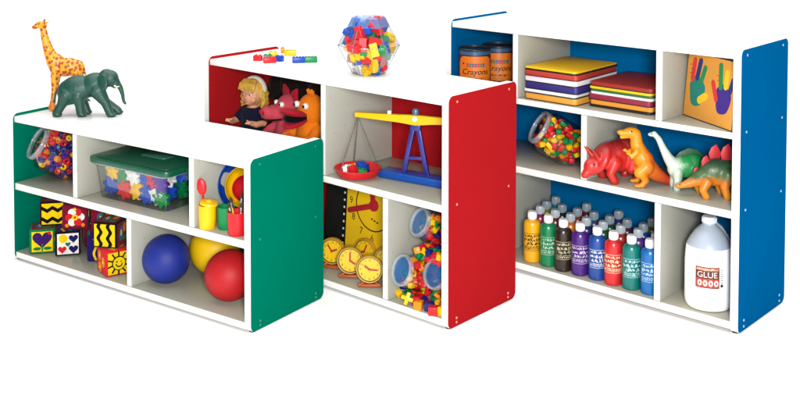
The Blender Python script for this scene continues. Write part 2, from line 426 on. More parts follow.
# jar of links, green cabinet upper left
tj, Tj = jar('round clear jar of coloured links tipped back at the left of the green cabinet', 'g', (.150, .212, GU+.056), (-.34, -.76, .50), .088, .192, .062)
def inj(r, z0, z1, m): return lambda p: math.hypot(p.x, p.y) < r-m and z0 < p.z < z1
pts = pack(170, inj(.087, .014, .160, .014), ((-.087, .087), (-.087, .087), (0, .17)), .0188, tries=14000)
pr = [MB().ring((0, 0, 0), .0105, .0048, 14, 7).build('plastic_link', PL['red']), MB().lathe([(.004, -.009), (.0115, -.008), (.0135, 0), (.0115, .008), (.004, .009), (.004, -.009)], 8, cap=False).build('plastic_link', PL['red'])]
scatter(pr, pts, Tj, ['purple', 'red', 'red', 'navy', 'purple', 'yellow', 'orange', 'navy', 'red'], 'in the tipped jar on the green cabinet', 'plastic link', 'links in the tipped jar')

# storage tub with gears
t = thing('storage_tub', 'clear storage tub of plastic gears with dark green lid', 'storage tub', 'g', (.602, .182, GU), rot=0)
def shell(wx, wy, w2x, w2y, h, r, T=None):
    b = MB(); k = 5
    lo = [(x-wx/2, y-wy/2) for x, y in rrect(wx, wy, r, k)]; hi = [(x-w2x/2, y-w2y/2) for x, y in rrect(w2x, w2y, r, k)]
    n_ = len(lo)
    b.add([(x, y, .001) for x, y in lo]+[(x, y, h) for x, y in hi], [tuple(range(n_))]+[(i, (i+1) % n_, n_+(i+1) % n_, n_+i) for i in range(n_)])
    return b
tb = shell(.345, .225, .372, .252, .128, .025)
tub = tb.build('tub_body', CLEAR, t)
b = MB()
for z_, w_, d_ in ((.124, .385, .265), (.02, .352, .233)):
    o = [(x-w_/2, y-d_/2) for x, y in rrect(w_, d_, .028, 5)]; i_ = [(x-(w_-.012)/2, y-(d_-.012)/2) for x, y in rrect(w_-.012, d_-.012, .024, 5)]
    n_ = len(o); z2 = z_+(.006 if z_ > .1 else .003)
    vs = [(x, y, z_) for x, y in o]+[(x, y, z2) for x, y in o]+[(x, y, z2) for x, y in i_]+[(x, y, z_) for x, y in i_]
    fs = []
    for i in range(n_):
        j = (i+1) % n_
        fs += [(i, j, n_+j, n_+i), (n_+i, n_+j, 2*n_+j, 2*n_+i), (2*n_+i, 2*n_+j, 3*n_+j, 3*n_+i), (3*n_+i, 3*n_+j, j, i)]
    if z_ > .1: b.add(vs, fs)
b.build('rim', MILK, tub)
LIDG = mat('dark_green_lid_plastic', '#0b5a40', .3, .05, 8)
b = MB(); o = [(x-.205, y-.14) for x, y in rrect(.41, .28, .03, 6)]; b.prism(o, .130, .150)
o = [(x-.19, y-.125) for x, y in rrect(.38, .25, .025, 6)]; b.prism(o, .149, .155)
lid = b.build('lid', LIDG, t, .003, 2)
b = MB(); b.prism([(x-.06+.02, y-.03) for x, y in rrect(.12, .06, .01, 4)], .1545, .158)
b.build('lid_label', mat('grey_green_label', '#3c7a68', .4), lid, .001)
for s in (-1, 1):
    MB().box((s*.208, 0, .126), (.012, .075, .04)).build('handle', LIDG, t, .003)
def gear_mesh(r=.037, th=.018, nt=7):
    o = []
    for k in range(nt*8):
        a = 2*PI*k/(nt*8); o.append(((r*.82+r*.19*max(-.75, math.sin(a*nt)))*math.cos(a), (r*.82+r*.19*max(-.75, math.sin(a*nt)))*math.sin(a)))
    b = MB(); b.prism(o, -th/2, th/2)
    b.lathe([(r*.34, th/2-.0005), (r*.34, th/2+.003), (r*.2, th/2+.003), (r*.2, th/2-.0005)], 16, cap=False)
    b.lathe([(r*.2, -th/2-.0004), (0, -th/2-.0004)], 16, cap=False)
    return b
gp = gear_mesh().build('plastic_gear', PL['red'], None, .0015, 2)
Tt = t.matrix_basis.copy(); Tt = M.Translation(t.location) @ M.Rotation(t.rotation_euler.z, 4, 'Z')
gl = [('blue', -.135, .045), ('yellow', -.125, .098), ('green', -.075, .085), ('red', -.055, .04), ('yellow', .008, .047), ('white', -.008, .100), ('blue', .062, .04), ('blue', .055, .098), ('white', .112, .045), ('red', .105, .103), ('green', .145, .04), ('purple', .152, .092)]
gl = [(c, x, -.094+R.uniform(-.002, .006), z, 1) for c, x, z in gl]
for yy in (-.035, .03):
    for zz in (.042, .096):
        for k in range(4): gl.append((R.choice(['blue', 'yellow', 'green', 'red', 'white', 'purple', 'navy']), -.125+k*.083+R.uniform(-.01, .01), yy+R.uniform(-.01, .01), zz+R.uniform(-.003, .006), 0))
for c, x, y, z, fr in gl:
    o = gp.copy(); COL.objects.link(o); recolour(o, PL[c])
    x = max(-.131, min(.131, x*.95))
    o.location = Tt @ V((x, y, z)); q_ = .12 if fr else .4; e = Euler((PI/2+R.uniform(-q_, q_), R.uniform(0, 1), t.rotation_euler.z+R.uniform(-q_, q_))); o.rotation_euler = e
    tag(o, f'{c} plastic gear '+('against the front wall of the storage tub' if fr else 'behind others in the storage tub'), 'gear', 'gears in the storage tub')
bpy.data.objects.remove(gp)

# paint cups, spoon and bowls, green cabinet upper right
def cup(label, n, p, r, h, m, lidm=None):
    t = thing('paint_cup', label, 'paint cup', n, p, 0, None, 'paint cups on the green cabinet')
    MB().lathe([(r*.9, 0), (r*.94, .003), (r, h*.55), (r*1.0, h), (r*.93, h), (r*.9, h*.5), (r*.84, .006), (0, .006)], 28).build('cup_body', m, t, .0)
    return t
def stick(name, label, n, p0, p1, r0, m, tip=None, tipm=None, cat='paint brush'):
    a = W(n, *p0); d = W(n, *p1)-a
    t = bpy.data.objects.new(name, None); COL.objects.link(t); t.empty_display_size = .02; t.location = a
    tag(t, label, cat, None)
    MB().tube([(0, 0, 0), d*.5, d], [r0, r0*1.15, r0*.8], 10).build('handle', m, t)
    if tip: tip(t, d)
    return t
cup('yellow paint cup with rim lid, leftmost cup below the red spoon', 'g', (1.009, .034, GU), .030, .078, PL['yellow'])
cup('green paint cup between the yellow and the red cup', 'g', (1.064, .066, GU), .029, .074, PL['green'])
cup('red paint cup at the right end of the green cabinet', 'g', (1.136, .042, GU), .033, .076, PL['red'])
def spoon_tip(t, d):
    u = d.normalized(); q = V((0, 0, 1)).rotation_difference(u).to_euler()
    MB().ball(d+u*.018, (.0165, .006, .028), rot=q).build('bowl', PL['red'], t)
stick('plastic_spoon', 'red plastic spoon standing in the yellow cup', 'g', (1.006, .034, GU+.01), (.990, .030, GU+.118), .0046, PL['red'], spoon_tip, cat='spoon')
t = thing('cup_lid', 'yellow lid tilted on the rim of the yellow cup', 'lid', 'g', (1.020, .030, GU+.0825), .2)
b = MB().lathe([(.030, 0), (.031, .003), (.029, .008), (.012, .010), (.008, .014), (0, .015)], 28, 0, M.Rotation(.16, 4, 'Y')); b.build('rim', PL['yellow'], t)
for i, (dx, dy, c, h_) in enumerate(((-.012, .0, 'yellow', .10), (.0, .01, 'blue', .115), (.012, -.004, 'white', .095), (.008, .012, 'red', .108), (-.006, -.010, 'green', .09))):
    def brush_tip(t, d):
        u = d.normalized()
        MB().tube([d*.98, d+u*.016], [.0045, .0042], 10).build('ferrule', mat('steel_ferrule', '#b8b8b8', .25, metal=.9), t)
        MB().tube([d+u*.015, d+u*.024, d+u*.034], [.004, .0062, .0012], 10).build('bristles', mat('dark_bristles', '#3a2a1c', .8), t)
    stick('paint_brush', f'{c} handled paint brush standing in the red cup', 'g', (1.136+dx*.5, .042+dy*.5, GU+.01), (1.136+dx*1.9, .042+dy*1.9, GU+h_*.85), .0032, PL[c], brush_tip)
def bowl(label, r, p, m, tilt):
    t = thing('nesting_bowl', label, 'bowl', 'g', p, 0, None, 'nesting bowls leaning in the corner')
    t.rotation_euler = Euler((tilt, 0, CAB['g'][2]+.93), 'XYZ')
    pf = [(0, 0), (r*.45, 0), (r*.7, r*.10), (r*.9, r*.3), (r, r*.52), (r*1.03, r*.53), (r*1.03, r*.50), (r*.94, r*.27), (r*.75, r*.06), (r*.45, -.004), (0, -.004)]
    MB().lathe(pf, 44, cap=False).build('bowl_body', m, t)
bowl('largest nesting bowl, blue, leaning behind the paint cups', .094, (1.008, .214, GU+.099), PL['blue'], PI/2-.32)
bowl('yellow nesting bowl inside the blue one behind the paint cups', .070, (1.014, .209, GU+.096), PL['yellow'], PI/2-.32)
bowl('smallest nesting bowl, red, inside the yellow one', .044, (1.020, .204, GU+.093), PL['red'], PI/2-.32)

# ------------------------------------------------------------------ soft picture blocks
INK = {k: CLOTH('block_print_'+k, h) for k, h in dict(black='#17121c', yellow='#f4cf12', white='#f3f1ea', navy='#231a66', red='#d6252d', green='#157a3f', maroon='#7c1430', orange='#f08a1c', purple='#3d1c63', teal='#1b6f8c').items()}
IK = list(INK); IM = [INK[k] for k in IK]
def circ(cx, cy, r, n=20, ry=None): return [(cx+r*math.cos(2*PI*k/n), cy+(ry or r)*math.sin(2*PI*k/n)) for k in range(n)]
def heart(cx, cy, s, n=26): return [(cx+s*16*math.sin(a)**3/17, cy+s*(13*math.cos(a)-5*math.cos(2*a)-2*math.cos(3*a)-math.cos(4*a))/17) for a in [2*PI*k/n for k in range(n)]]
def band(f0, wd, x0=-.46, x1=.46, n=24, vert=True):
    a = [x0+(x1-x0)*k/n for k in range(n+1)]
    p = [(f0(y)-wd/2, y) for y in a]+[(f0(y)+wd/2, y) for y in reversed(a)]
    return p if vert else [(y, x) for x, y in p]
def star(cx, cy, r0, r1, k, ph=0): return [(cx+(r0 if i % 2 else r1)*math.cos(PI*i/k+ph), cy+(r0 if i % 2 else r1)*math.sin(PI*i/k+ph)) for i in range(2*k)]
def capsule(p, q, w, n=8):
    p, q = V(p), V(q); d = (q-p).normalized(); a0 = math.atan2(d.y, d.x); o = []
    for i in range(n+1): a = a0-PI/2+PI*i/n; o.append((q.x+w*math.cos(a), q.y+w*math.sin(a)))
    for i in range(n+1): a = a0+PI/2+PI*i/n; o.append((p.x+w*math.cos(a), p.y+w*math.sin(a)))
    return o
ZZ = lambda n_, amp, ph=0: (lambda y: amp*(2*abs(((y*n_+ph) % 1)*2-1)-1))
def zz_band(c, wd): return band(lambda y: c+ZZ(2.2, .07)(y), wd, n=60)
P_tulip = [('yellow', [(-.44, -.44), (.44, -.44), (.44, .44), (-.44, .44)]), ('purple', heart(0, .1, .44)), ('green', [(-.03, -.42), (.03, -.42), (.03, -.1), (-.03, -.1)]), ('green', circ(-.22, -.30, .17, 16, .07)), ('green', circ(.22, -.30, .17, 16, .07)), ('red', circ(.3, .36, .07))]
P_hearts = [('white', [(-.45, -.45), (.45, -.45), (.45, .45), (-.45, .45)]), ('yellow', circ(-.2, .24, .19)), ('navy', heart(.23, .22, .21)), ('navy', heart(.23, -.24, .21)), ('red', heart(-.24, -.24, .19)), ('green', heart(.0, -.02, .12))]
P_sun = [('yellow', [(-.45, -.45), (.45, -.45), (.45, .45), (-.45, .45)])]+[('black', capsule((.27*math.cos(a), .27*math.sin(a)), (.46*math.cos(a), .46*math.sin(a)), .03)) for a in [2*PI*k/10+.3 for k in range(10)]]+[('black', circ(0, 0, .29, 28)), ('yellow', circ(0, 0, .255, 28)), ('black', circ(-.09, .07, .035, 10)), ('red', circ(.09, .07, .035, 10)), ('black', [(.15*math.cos(a), .15*math.sin(a)-.01) for a in [PI+PI*k/12 for k in range(13)]]+[(.11*math.cos(a), .11*math.sin(a)-.0) for a in [2*PI-PI*k/12 for k in range(13)]])]
P_zig = [('yellow', [(-.46, -.46), (.46, -.46), (.46, .46), (-.46, .46)])]+[('black', [(y, x) for x, y in zz_band(c, .17)]) for c in (-.27, .20)]
P_wave = [('yellow', [(-.46, -.46), (.46, -.46), (.46, .46), (-.46, .46)])]+[('black', band(lambda y, c=c: c+.06*math.sin(y*13), .16, n=40)) for c in (-.22, .20)]
P_flower = [('maroon', [(-.46, -.46), (.46, -.46), (.46, .46), (-.46, .46)])]+[('red' if k % 2 else 'white', circ(.24*math.cos(2*PI*k/6), .24*math.sin(2*PI*k/6), .17)) for k in range(6)]+[('yellow', circ(0, 0, .13)), ('red', circ(0, 0, .05)), ('yellow', star(0, .36, .04, .1, 5)), ('orange', circ(-.34, -.34, .08)), ('orange', circ(.34, -.34, .08))]
P_red = [('red', [(-.46, -.46), (.46, -.46), (.46, .46), (-.46, .46)])]+[('orange', circ(x, y, .17, 14, .22)) for x, y in ((-.2, .22), (.22, .02), (-.15, -.26))]+[('yellow', circ(x, y, .06, 10)) for x, y in ((-.2, .22), (.22, .02), (-.15, -.26))]
P_leaf = [('maroon', [(-.46, -.46), (.46, -.46), (.46, .46), (-.46, .46)]), ('teal', circ(-.12, 0, .17, 16, .3)), ('orange', circ(.2, .18, .13, 16, .2)), ('green', circ(.2, -.24, .18, 16, .1)), ('yellow', circ(-.12, .03, .06, 10, .14))]
P_stripe = [('navy', [(-.46, -.46), (.46, -.46), (.46, .46), (-.46, .46)]), ('yellow', band(lambda y: -.2+.05*math.sin(y*9), .1)), ('teal', band(lambda y: .08+.05*math.sin(y*9), .12)), ('orange', circ(.3, .2, .1)), ('maroon', circ(.3, -.2, .12))]
def block(label, p, rot, base, front, side, top=None, s=.094):
    b = MB(); b.rbox((0, 0, s/2), s, .008, IK.index(base))
    for pat, T in ((front, M.Translation((0, -s/2, s/2)) @ M.Rotation(PI/2, 4, 'X')), (side, M.Translation((s/2, 0, s/2)) @ M.Rotation(PI/2, 4, 'Z') @ M.Rotation(PI/2, 4, 'X')), (side, M.Translation((-s/2, 0, s/2)) @ M.Rotation(-PI/2, 4, 'Z') @ M.Rotation(PI/2, 4, 'X')), (top or side, M.Translation((0, 0, s)))):
        for k, (c, o) in enumerate(pat):
            b.prism([(x*s*.93, y*s*.93) for x, y in o], -.002, .0006+.00035*k, IK.index(c), T)
    o = b.build('picture_block', IM, None, 0)
    # soft rounded cloth edges on the cube itself
    o.location = W('g', *p); o.rotation_euler = (R.uniform(-.03, .03)*0, 0, CAB['g'][2]+rot)
    tag(o, label, 'block', 'soft picture blocks')
z2 = GL+.0955
block('soft block with purple tulip heart on yellow, leftmost of the bottom row', (.097, .078, GL), .84, 'green', P_tulip, P_leaf)
block('white soft block with navy, red and green hearts and a yellow dot', (.196, .118, GL), .86, 'black', P_hearts, P_stripe)
block('dark blue striped soft block half hidden between the hearts and sun blocks', (.350, .150, GL), .7, 'navy', P_stripe, P_stripe)
block('yellow soft block with a smiling sun and red sides', (.503, .074, GL), 1.2, 'red', P_sun, P_red)
block('soft block with yellow and black zigzags on the stack at left', (.098, .128, z2), .82, 'black', P_zig, P_leaf)
block('soft block with a red and white flower on maroon, second in the upper row', (.205, .150, z2), .78, 'maroon', P_flower, P_leaf)
block('plain maroon backed soft block between the flower and wave blocks', (.315, .200, z2), .7, 'maroon', P_leaf, P_leaf)
block('soft block with yellow and black waves on top of the sun block', (.478, .080, z2), .40, 'black', P_wave, P_leaf)
block('green leaf soft block in the far left corner behind the zigzag block', (.082, .29, GL), .1, 'green', P_leaf, P_leaf)
block('dark soft block at the back below the flower block', (.24, .24, GL), .1, 'purple', P_leaf, P_stripe)
block('maroon soft block at the back under the plain maroon one', (.40, .27, GL), .1, 'maroon', P_leaf, P_leaf)

# ------------------------------------------------------------------ balls
def ball(label, n, p, r, h):
    m = mat('rubber_'+h, h, .48, .08, 5, .3, 500, .25)
    b = MB().ball((0, 0, r), r, n=56, k=36)
    b.ring((0, 0, 0), .0035, .0014, 14, 8, 1, M.Translation((0, 0, r)) @ M.Rotation(2.0, 4, 'X') @ M.Translation((0, 0, r-.0002)))
    o = b.build('play_ball', [m, BLACK]); o.location = W(n, *p); o.rotation_euler = (0, 0, R.uniform(0, 6))
    tag(o, label, 'ball', 'balls on the bottom shelf')
ball('dark blue ball on the bottom shelf of the green cabinet', 'g', (.735, .110, GL), .0845, '#1f2f8e')
ball('yellow ball behind the blue and red balls', 'g', (.818, .272, GL), .092, '#f2c408')
ball('red ball nearest the right end of the green cabinet', 'g', (1.03, .118, GL), .0855, '#bd1a21')

# ------------------------------------------------------------------ on top of the red cabinet: loose bricks and the faceted jar
bp_long = brick_mesh(.048, .024, .02, (4, 2)).build('toy_brick', PL['red'], None, .0012, 2)
bp_short = brick_mesh(.032, .024, .02, (2, 2)).build('toy_brick', PL['red'], None, .0012, 2)
def brick(pr, c, label, p, rot, up=0):
    o = pr.copy(); COL.objects.link(o); recolour(o, PL[c]); o.location = W('r', p[0], p[1], p[2]+.01); o.rotation_euler = (0, up, CAB['r'][2]+rot)
    tag(o, label, 'toy brick', 'loose bricks on the red cabinet')
brick(bp_short, 'red', 'red brick farthest left among the loose bricks on the red cabinet', (.190, .112, RT), .5)
brick(bp_short, 'green', 'green brick behind the red pair on the red cabinet top', (.206, .150, RT), 1.0)
brick(bp_long, 'red', 'longer red brick nearest the front of the loose bricks', (.262, .108, RT), 1.0)
brick(bp_short, 'blue', 'small blue brick touching the longer red brick', (.262, .158, RT), .3)
brick(bp_short, 'yellow', 'yellow brick at the back beside the green one', (.170, .212, RT), .9)
brick(bp_long, 'yellow', 'long pale yellow brick across the back of the loose bricks', (.192, .285, RT), .75)
brick(bp_short, 'white', 'white brick on top of the long yellow brick', (.180, .287, RT+.0225), .75)
brick(bp_short, 'orange', 'orange brick near the back edge of the red cabinet top', (.125, .318, RT), .9)
brick(bp_long, 'blue', 'blue brick in line with the green brick near the jar side', (.342, .186, RT), .9)
brick(bp_long, 'green', 'green brick right of the blue one, rightmost loose brick', (.371, .224, RT), .9)
t = thing('faceted_jar', 'clear faceted jar full of coloured toy bricks on the red cabinet', 'jar', 'r', (.706, .188, RT), absrot=.0)
Rj, Hj = .113, .208
ROT8 = M.Identity(4)
MB().lathe([(.0, .002), (.056, 0), (.059, .002), (Rj, Hj*.5), (.059, Hj*.97)], 6, 0, ROT8, cap=False).build('jar_body', CLEAR, t, .0015, 2, 12)
MB().lathe([(.059+.054*.36, Hj*.835), (.0625, Hj*.99), (.057, Hj*1.004), (0, Hj*1.004)], 6, 0, ROT8, cap=False).build('lid', clear('blue_grey_clear_lid', (.6, .74, .93), 1.45, .1, .25, (.2, .4, .85)), t, .002, 2, 12)
b = MB(); P6 = lambda r_, z_, k_: (r_*math.cos(PI/3*k_), r_*math.sin(PI/3*k_), z_)
for k in range(6):
    b.tube([P6(.0595, .003, k), P6(Rj+.0005, Hj*.5, k), P6(.0605, Hj*.97, k)], .0011, 6); b.tube([P6(Rj+.0005, Hj*.5, k), P6(Rj+.0005, Hj*.5, k+1)], .0011, 6); b.tube([P6(.0595, .003, k), P6(.0595, .003, k+1)], .0013, 6)
b.build('added_edge_line', clear('grey_clear_edge', (.55, .6, .66), 1.4, .1, .35, (.35, .4, .45)), t)  # thin grey tubes added to mimic the dark edges of clear plastic
Tj = M.Translation(t.location)
def inhex(p):
    z = p.z/Hj; lim = .059+(Rj-.059)*(1-abs(z-.5)/.5)
    ap = lim*.866-.0135
    return .014 < p.z < Hj*.9 and all(p.x*math.cos(a)+p.y*math.sin(a) < ap for a in [2*PI*k/6+PI/6 for k in range(6)])
cam0 = V((0, 0, 1.46))
pts = pack(120, inhex, ((-.12, .12), (-.12, .12), (.01, .2)), .0255, tries=24000)
scatter([brick_mesh(.050, .028, .023, (3, 2)).build('toy_brick', PL['red'], None, .001, 1), brick_mesh(.034, .028, .023, (2, 2)).build('toy_brick', PL['red'], None, .001, 1)],
        pts, Tj, ['red', 'red', 'red', 'red', 'yellow', 'yellow', 'yellow', 'blue', 'blue', 'blue', 'white', 'green'], 'inside the faceted jar', 'toy brick', 'bricks in the faceted jar')
for p in (bp_long, bp_short): bpy.data.objects.remove(p)

# ------------------------------------------------------------------ doll and hand puppets, red cabinet upper left
def doll():
    a = math.radians(-121)      # facing direction in the world
    t = thing('doll', 'blond doll in a dark dress sitting in the red cabinet', 'doll', 'r', (.128, .140, RM), absrot=a+PI/2)   # local -y is forward
    skin = mat('doll_vinyl_skin', '#e2a07c', .45, .06, 20, sss=.15)
    q = MB()
    q.ball((0, 0, .205), (.043, .041, .050)); q.ball((0, -.018, .186), (.031, .027, .026)); q.ball((0, -.034, .176), (.012, .012, .011))
    for s in (-1, 1): q.ball((s*.020, -.026, .186), (.016, .014, .014)); q.ball((s*.044, .002, .200), (.006, .010, .013))
    q.ball((0, -.0445, .196), (.0065, .008, .0065)); q.ball((0, -.034, .222), (.026, .012, .018))
    q.limb([(0, .004, .165), (0, .004, .140)], [.018, .021])
    q.limb([(0, .002, .125), (0, .002, .075), (0, 0, .035)], [.038, .036, .044])
    for s in (-1, 1):
        q.limb([(s*.040, 0, .128), (s*.066, -.018, .098), (s*.060, -.058, .098), (s*.052, -.078, .106)], [.017, .0145, .0125, .0105])
        for k in range(4): q.limb([(s*(.052-.008+.0055*k), -.084, .110), (s*(.050-.009+.006*k), -.094, .112+.001*k), (s*(.048-.009+.006*k), -.101, .107)], [.0042, .0037, .0032], n=8)
        q.limb([(s*.044, -.078, .110), (s*.036, -.086, .117)], [.0045, .0036], n=8)
        q.limb([(s*.026, -.01, .030), (s*.034, -.075, .026), (s*.034, -.125, .014)], [.026, .020, .0145]); q.ball((s*.034, -.138, .018), (.012, .015, .02))
    body = organic('body', q, skin, t, .003, 4)
    iris = mat('doll_eye_dark', '#1d2733', .15)
    for s in (-1, 1):
        MB().ball((s*.0165, -.0385, .2075), (.0062, .003, .0050), n=12, k=8).ball((s*.0165, -.0408, .2075), (.0032, .0016, .0036), 1, n=10, k=6).build('eye', [mat('doll_eye_white', '#f4f2ee', .2), iris], t)
        MB().tube([(s*.009, -.0405, .2165), (s*.017, -.0405, .2195), (s*.025, -.036, .217)], [.001, .0014, .0008], 6).build('eyebrow', mat('doll_brow', '#8a5a2a', .7), t)
    MB().ball((0, -.0432, .1795), (.0085, .0025, .0028), n=12, k=6).ball((0, -.0425, .1752), (.007, .0025, .0022), n=12, k=6).build('mouth', mat('doll_lips', '#c8453f', .4), t)
    dr = MB(); dr.lathe([(.052, 0), (.066, .012), (.058, .045), (.046, .07), (.045, .10), (.047, .128), (.038, .146), (.024, .152)], 32)
    for s in (-1, 1): dr.limb([(s*.036, 0, .135), (s*.060, -.012, .108)], [.022, .020])
    organic('dress', dr, CLOTH('dark_navy_dress', '#191a33'), t, .0035, 4)
    hair = mat('blond_doll_hair', '#dfae45', .5, .3, 60, .6, 300, .4)
    h = MB(); h.ball((0, .010, .222), (.050, .046, .044)); h.ball((0, .024, .195), (.046, .032, .05))
    for k in range(46):
        f_ = R.random(); an = R.uniform(-2.0, 2.0)            # around the back, 0 = straight back
        x, y = math.sin(an)*.047, .008+math.cos(an)*.042
        z0 = .235-.05*R.random(); pts = [(x*.8, y*.8, z0+.015)]
        for j in range(1, 6): pts.append((x*(1+.03*j)+.006*math.sin(j*1.9+k), y*(1+.03*j)+.006*math.cos(j*2.1+k), z0-.013*j))
        h.limb(pts, [.009, .009, .0085, .008, .007, .004], n=7)
    for k in range(12):
        x = -.036+.0065*k
        h.limb([(x*.7, -.018, .258), (x*.9+.002, -.037, .246), (x+.003*math.sin(k*2), -.043, .228+.006*math.sin(k*1.7))], [.009, .0085, .005], n=7)
    organic('hair', h, hair, t, .0026, 1, .4)
    b = MB(); arc = [(.053*math.cos(w)*.98, .012, .215+.054*math.sin(w)) for w in [PI*k/16 for k in range(17)]]
    b.tube(arc, .0065, 10, sq=2.0); b.build('headband', CLOTH('white_headband', '#e9e4d6'), t)
doll()
PLUSHP = CLOTH('pink_plush', '#cf4c5c'); PLUSHR = CLOTH('crimson_plush', '#b5182e'); PLUSHO = CLOTH('orange_plush', '#ee7d18'); MOUTHB = CLOTH('black_felt', '#0f0b0d'); EYEW = mat('puppet_eye_white', '#f4f3ee', .15)
def puppet_eye(c, r, parent, d=(0, -1, 0)):
    c = V(c); d = V(d).normalized()
    MB().ball(c, r, 0, None, 16, 10).ball(c+d*r*.62, r*.55, 1, None, 14, 8).build('eye', [EYEW, mat('puppet_pupil', '#0a0a0a', .1)], parent)
def pink_puppet():
    a = math.radians(-152)
    t = thing('hand_puppet', 'pink plush animal puppet with crimson ears beside the doll', 'puppet', 'r', (.318, .150, RM), absrot=a+PI/2, group='hand puppets')
    q = MB()
    q.lathe([(.055, 0), (.062, .02), (.056, .08), (.045, .13), (.03, .15)], 24)
    q.ball((0, .004, .190), (.056, .050, .054)); q.ball((0, -.050, .170), (.046, .056, .036)); q.ball((0, -.092, .172), (.038, .024, .032))
    for s in (-1, 1): q.limb([(s*.045, -.005, .12), (s*.075, -.045, .085), (s*.066, -.07, .07)], [.022, .021, .020])
    organic('body', q, PLUSHP, t, .0042, 4)
    for s in (-1, 1):
        e = MB(); T = M.Translation((s*.034, .012, .222)) @ M.Rotation(s*.35, 4, 'Y') @ M.Rotation(PI/2, 4, 'X')
        e.prism([(-.030, -.014), (.030, -.014), (.024, .03), (s*.010, .062), (-.024, .03)], -.007, .007, 0, T); e.build('ear', PLUSHR, t, .004, 3)
        puppet_eye((s*.027, -.038, .208), .0115, t, (s*.1, -1, .05))
        MB().ball((s*.015, -.1150, .178), (.007, .004, .010), n=12, k=8).build('nostril', PLUSHR, t)
    t.scale = (.95, .95, .93)
    MB().tube([(-.043, -.045, .150), (-.038, -.092, .150), (0, -.117, .152), (.038, -.092, .150), (.043, -.045, .150)], .0036, 8).build('mouth', MOUTHB, t)
pink_puppet()
def orange_puppet():
    a = math.radians(-140)
    t = thing('hand_puppet', 'orange plush puppet with an open red and black beak', 'puppet', 'r', (.462, .130, RM), absrot=a+PI/2, group='hand puppets')
    q = MB(); q.lathe([(.055, 0), (.064, .02), (.058, .08), (.048, .13), (.035, .15)], 24); q.ball((0, .004, .185), (.056, .052, .066))
    for s in (-1, 1): q.limb([(s*.045, 0, .12), (s*.068, -.045, .09), (s*.058, -.075, .085)], [.022, .021, .019])
    organic('body', q, PLUSHO, t, .0042, 4)
    u = MB(); u.ball((0, -.075, .186), (.042, .058, .014), rot=(-.25, 0, 0)); up = u.build('upper_beak', PLUSHR, t)
    u = MB(); u.ball((0, -.068, .150), (.040, .052, .012), rot=(.28, 0, 0)); u.build('lower_beak', PLUSHR, t)
    u = MB(); u.ball((0, -.068, .168), (.0385, .050, .019)); u.build('mouth', MOUTHB, t)
    for s in (-1, 1): puppet_eye((s*.027, -.042, .212), .0128, t, (s*.1, -1, 0))
    b = MB()
    for k in range(5): b.limb([(-.012+.006*k, .004, .245), (-.02+.01*k, .0, .262+.004*(k % 2))], [.006, .003], n=7)
    b.build('tuft', PLUSHO, t)
orange_puppet()
t = thing('shade_filler', 'added dark mass standing for shade in the far left corner behind the doll', 'shade mass', 'r', (.12, .30, RM))  # dark lump added where the back of the cell lies in shade
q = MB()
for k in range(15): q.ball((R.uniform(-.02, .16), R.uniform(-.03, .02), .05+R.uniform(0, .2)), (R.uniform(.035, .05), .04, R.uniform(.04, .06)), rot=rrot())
organic('shade_mass', q, CLOTH('shade_dark', '#1c1413'), t, .006, 4)
t = thing('shade_filler', 'added dark brown mass standing for shade behind the two puppets', 'shade mass', 'r', (.36, .31, RM))  # brown-black lump added for the shade behind the puppets
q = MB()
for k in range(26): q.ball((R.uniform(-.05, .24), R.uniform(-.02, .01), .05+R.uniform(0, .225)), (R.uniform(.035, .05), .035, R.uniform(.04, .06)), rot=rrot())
organic('shade_mass', q, CLOTH('shade_dark_brown', '#21130f'), t, .006, 4)

# ------------------------------------------------------------------ balance scale, red cabinet upper right
a = .42
t = thing('balance_scale', 'balance scale with yellow beam, blue stand and red pans', 'balance scale', 'r', (.948, .165, RM))
BLU = mat('blue_scale_plastic', '#0f4fae', .3); NAVY = mat('violet_blue_scale_plastic', '#2a2a8c', .33); YEL = PL['yellow']; RED = PL['red']
b = MB(); T = M.Rotation(.14, 4, 'Z'); b.box((.0, 0, .014), (.275, .070, .028), 0, T); b.build('base', BLU, t, .008, 3)
fr = MB(); Ta = M.Rotation(a, 4, 'Z')
for s in (-1, 1):
    fr.add([V((x+s*dx, y, z)) for z, dx in ((.026, .042), (.186, .010)) for x, y in ((-.008, -.008), (.008, -.008), (.008, .008), (-.008, .008))], [(0, 1, 2, 3), (4, 5, 6, 7), (0, 1, 5, 4), (1, 2, 6, 5), (2, 3, 7, 6), (3, 0, 4, 7)], 0, Ta)
fr.box((0, 0, .082), (.062, .010, .012), 0, Ta); fr.box((0, 0, .190), (.036, .018, .022), 0, Ta)
fr.build('stand', NAVY, t, .002, 2)
HB = .222
b = MB(); o = [(-.222, -.008), (-.06, -.017), (0, -.024), (.06, -.017), (.222, -.008), (.222, .008), (.06, .010), (0, .012), (-.06, .010), (-.222, .008)]
T = Ta @ M.Translation((0, 0, HB)) @ M.Rotation(PI/2, 4, 'X'); b.prism(o, -.010, .010, 0, T)
bm_ = b.build('beam', YEL, t, .002, 2)
MB().box((-.095, 0, HB+.0155), (.012, .014, .012), 0, Ta).build('rider', PL['white'], bm_, .001)
MB().lathe([(.011, 0), (.012, .003), (.012, .016), (.008, .022), (0, .023)], 18, 0, M.Translation((0, 0, HB+.013))).build('knob', mat('steel_blue_knob', '#5b7590', .3, metal=.3), bm_)
MB().lathe([(.009, -.014), (.009, .014)], 16, 0, Ta @ M.Translation((0, 0, HB)) @ M.Rotation(PI/2, 4, 'X')).build('pivot', PL['white'], t)
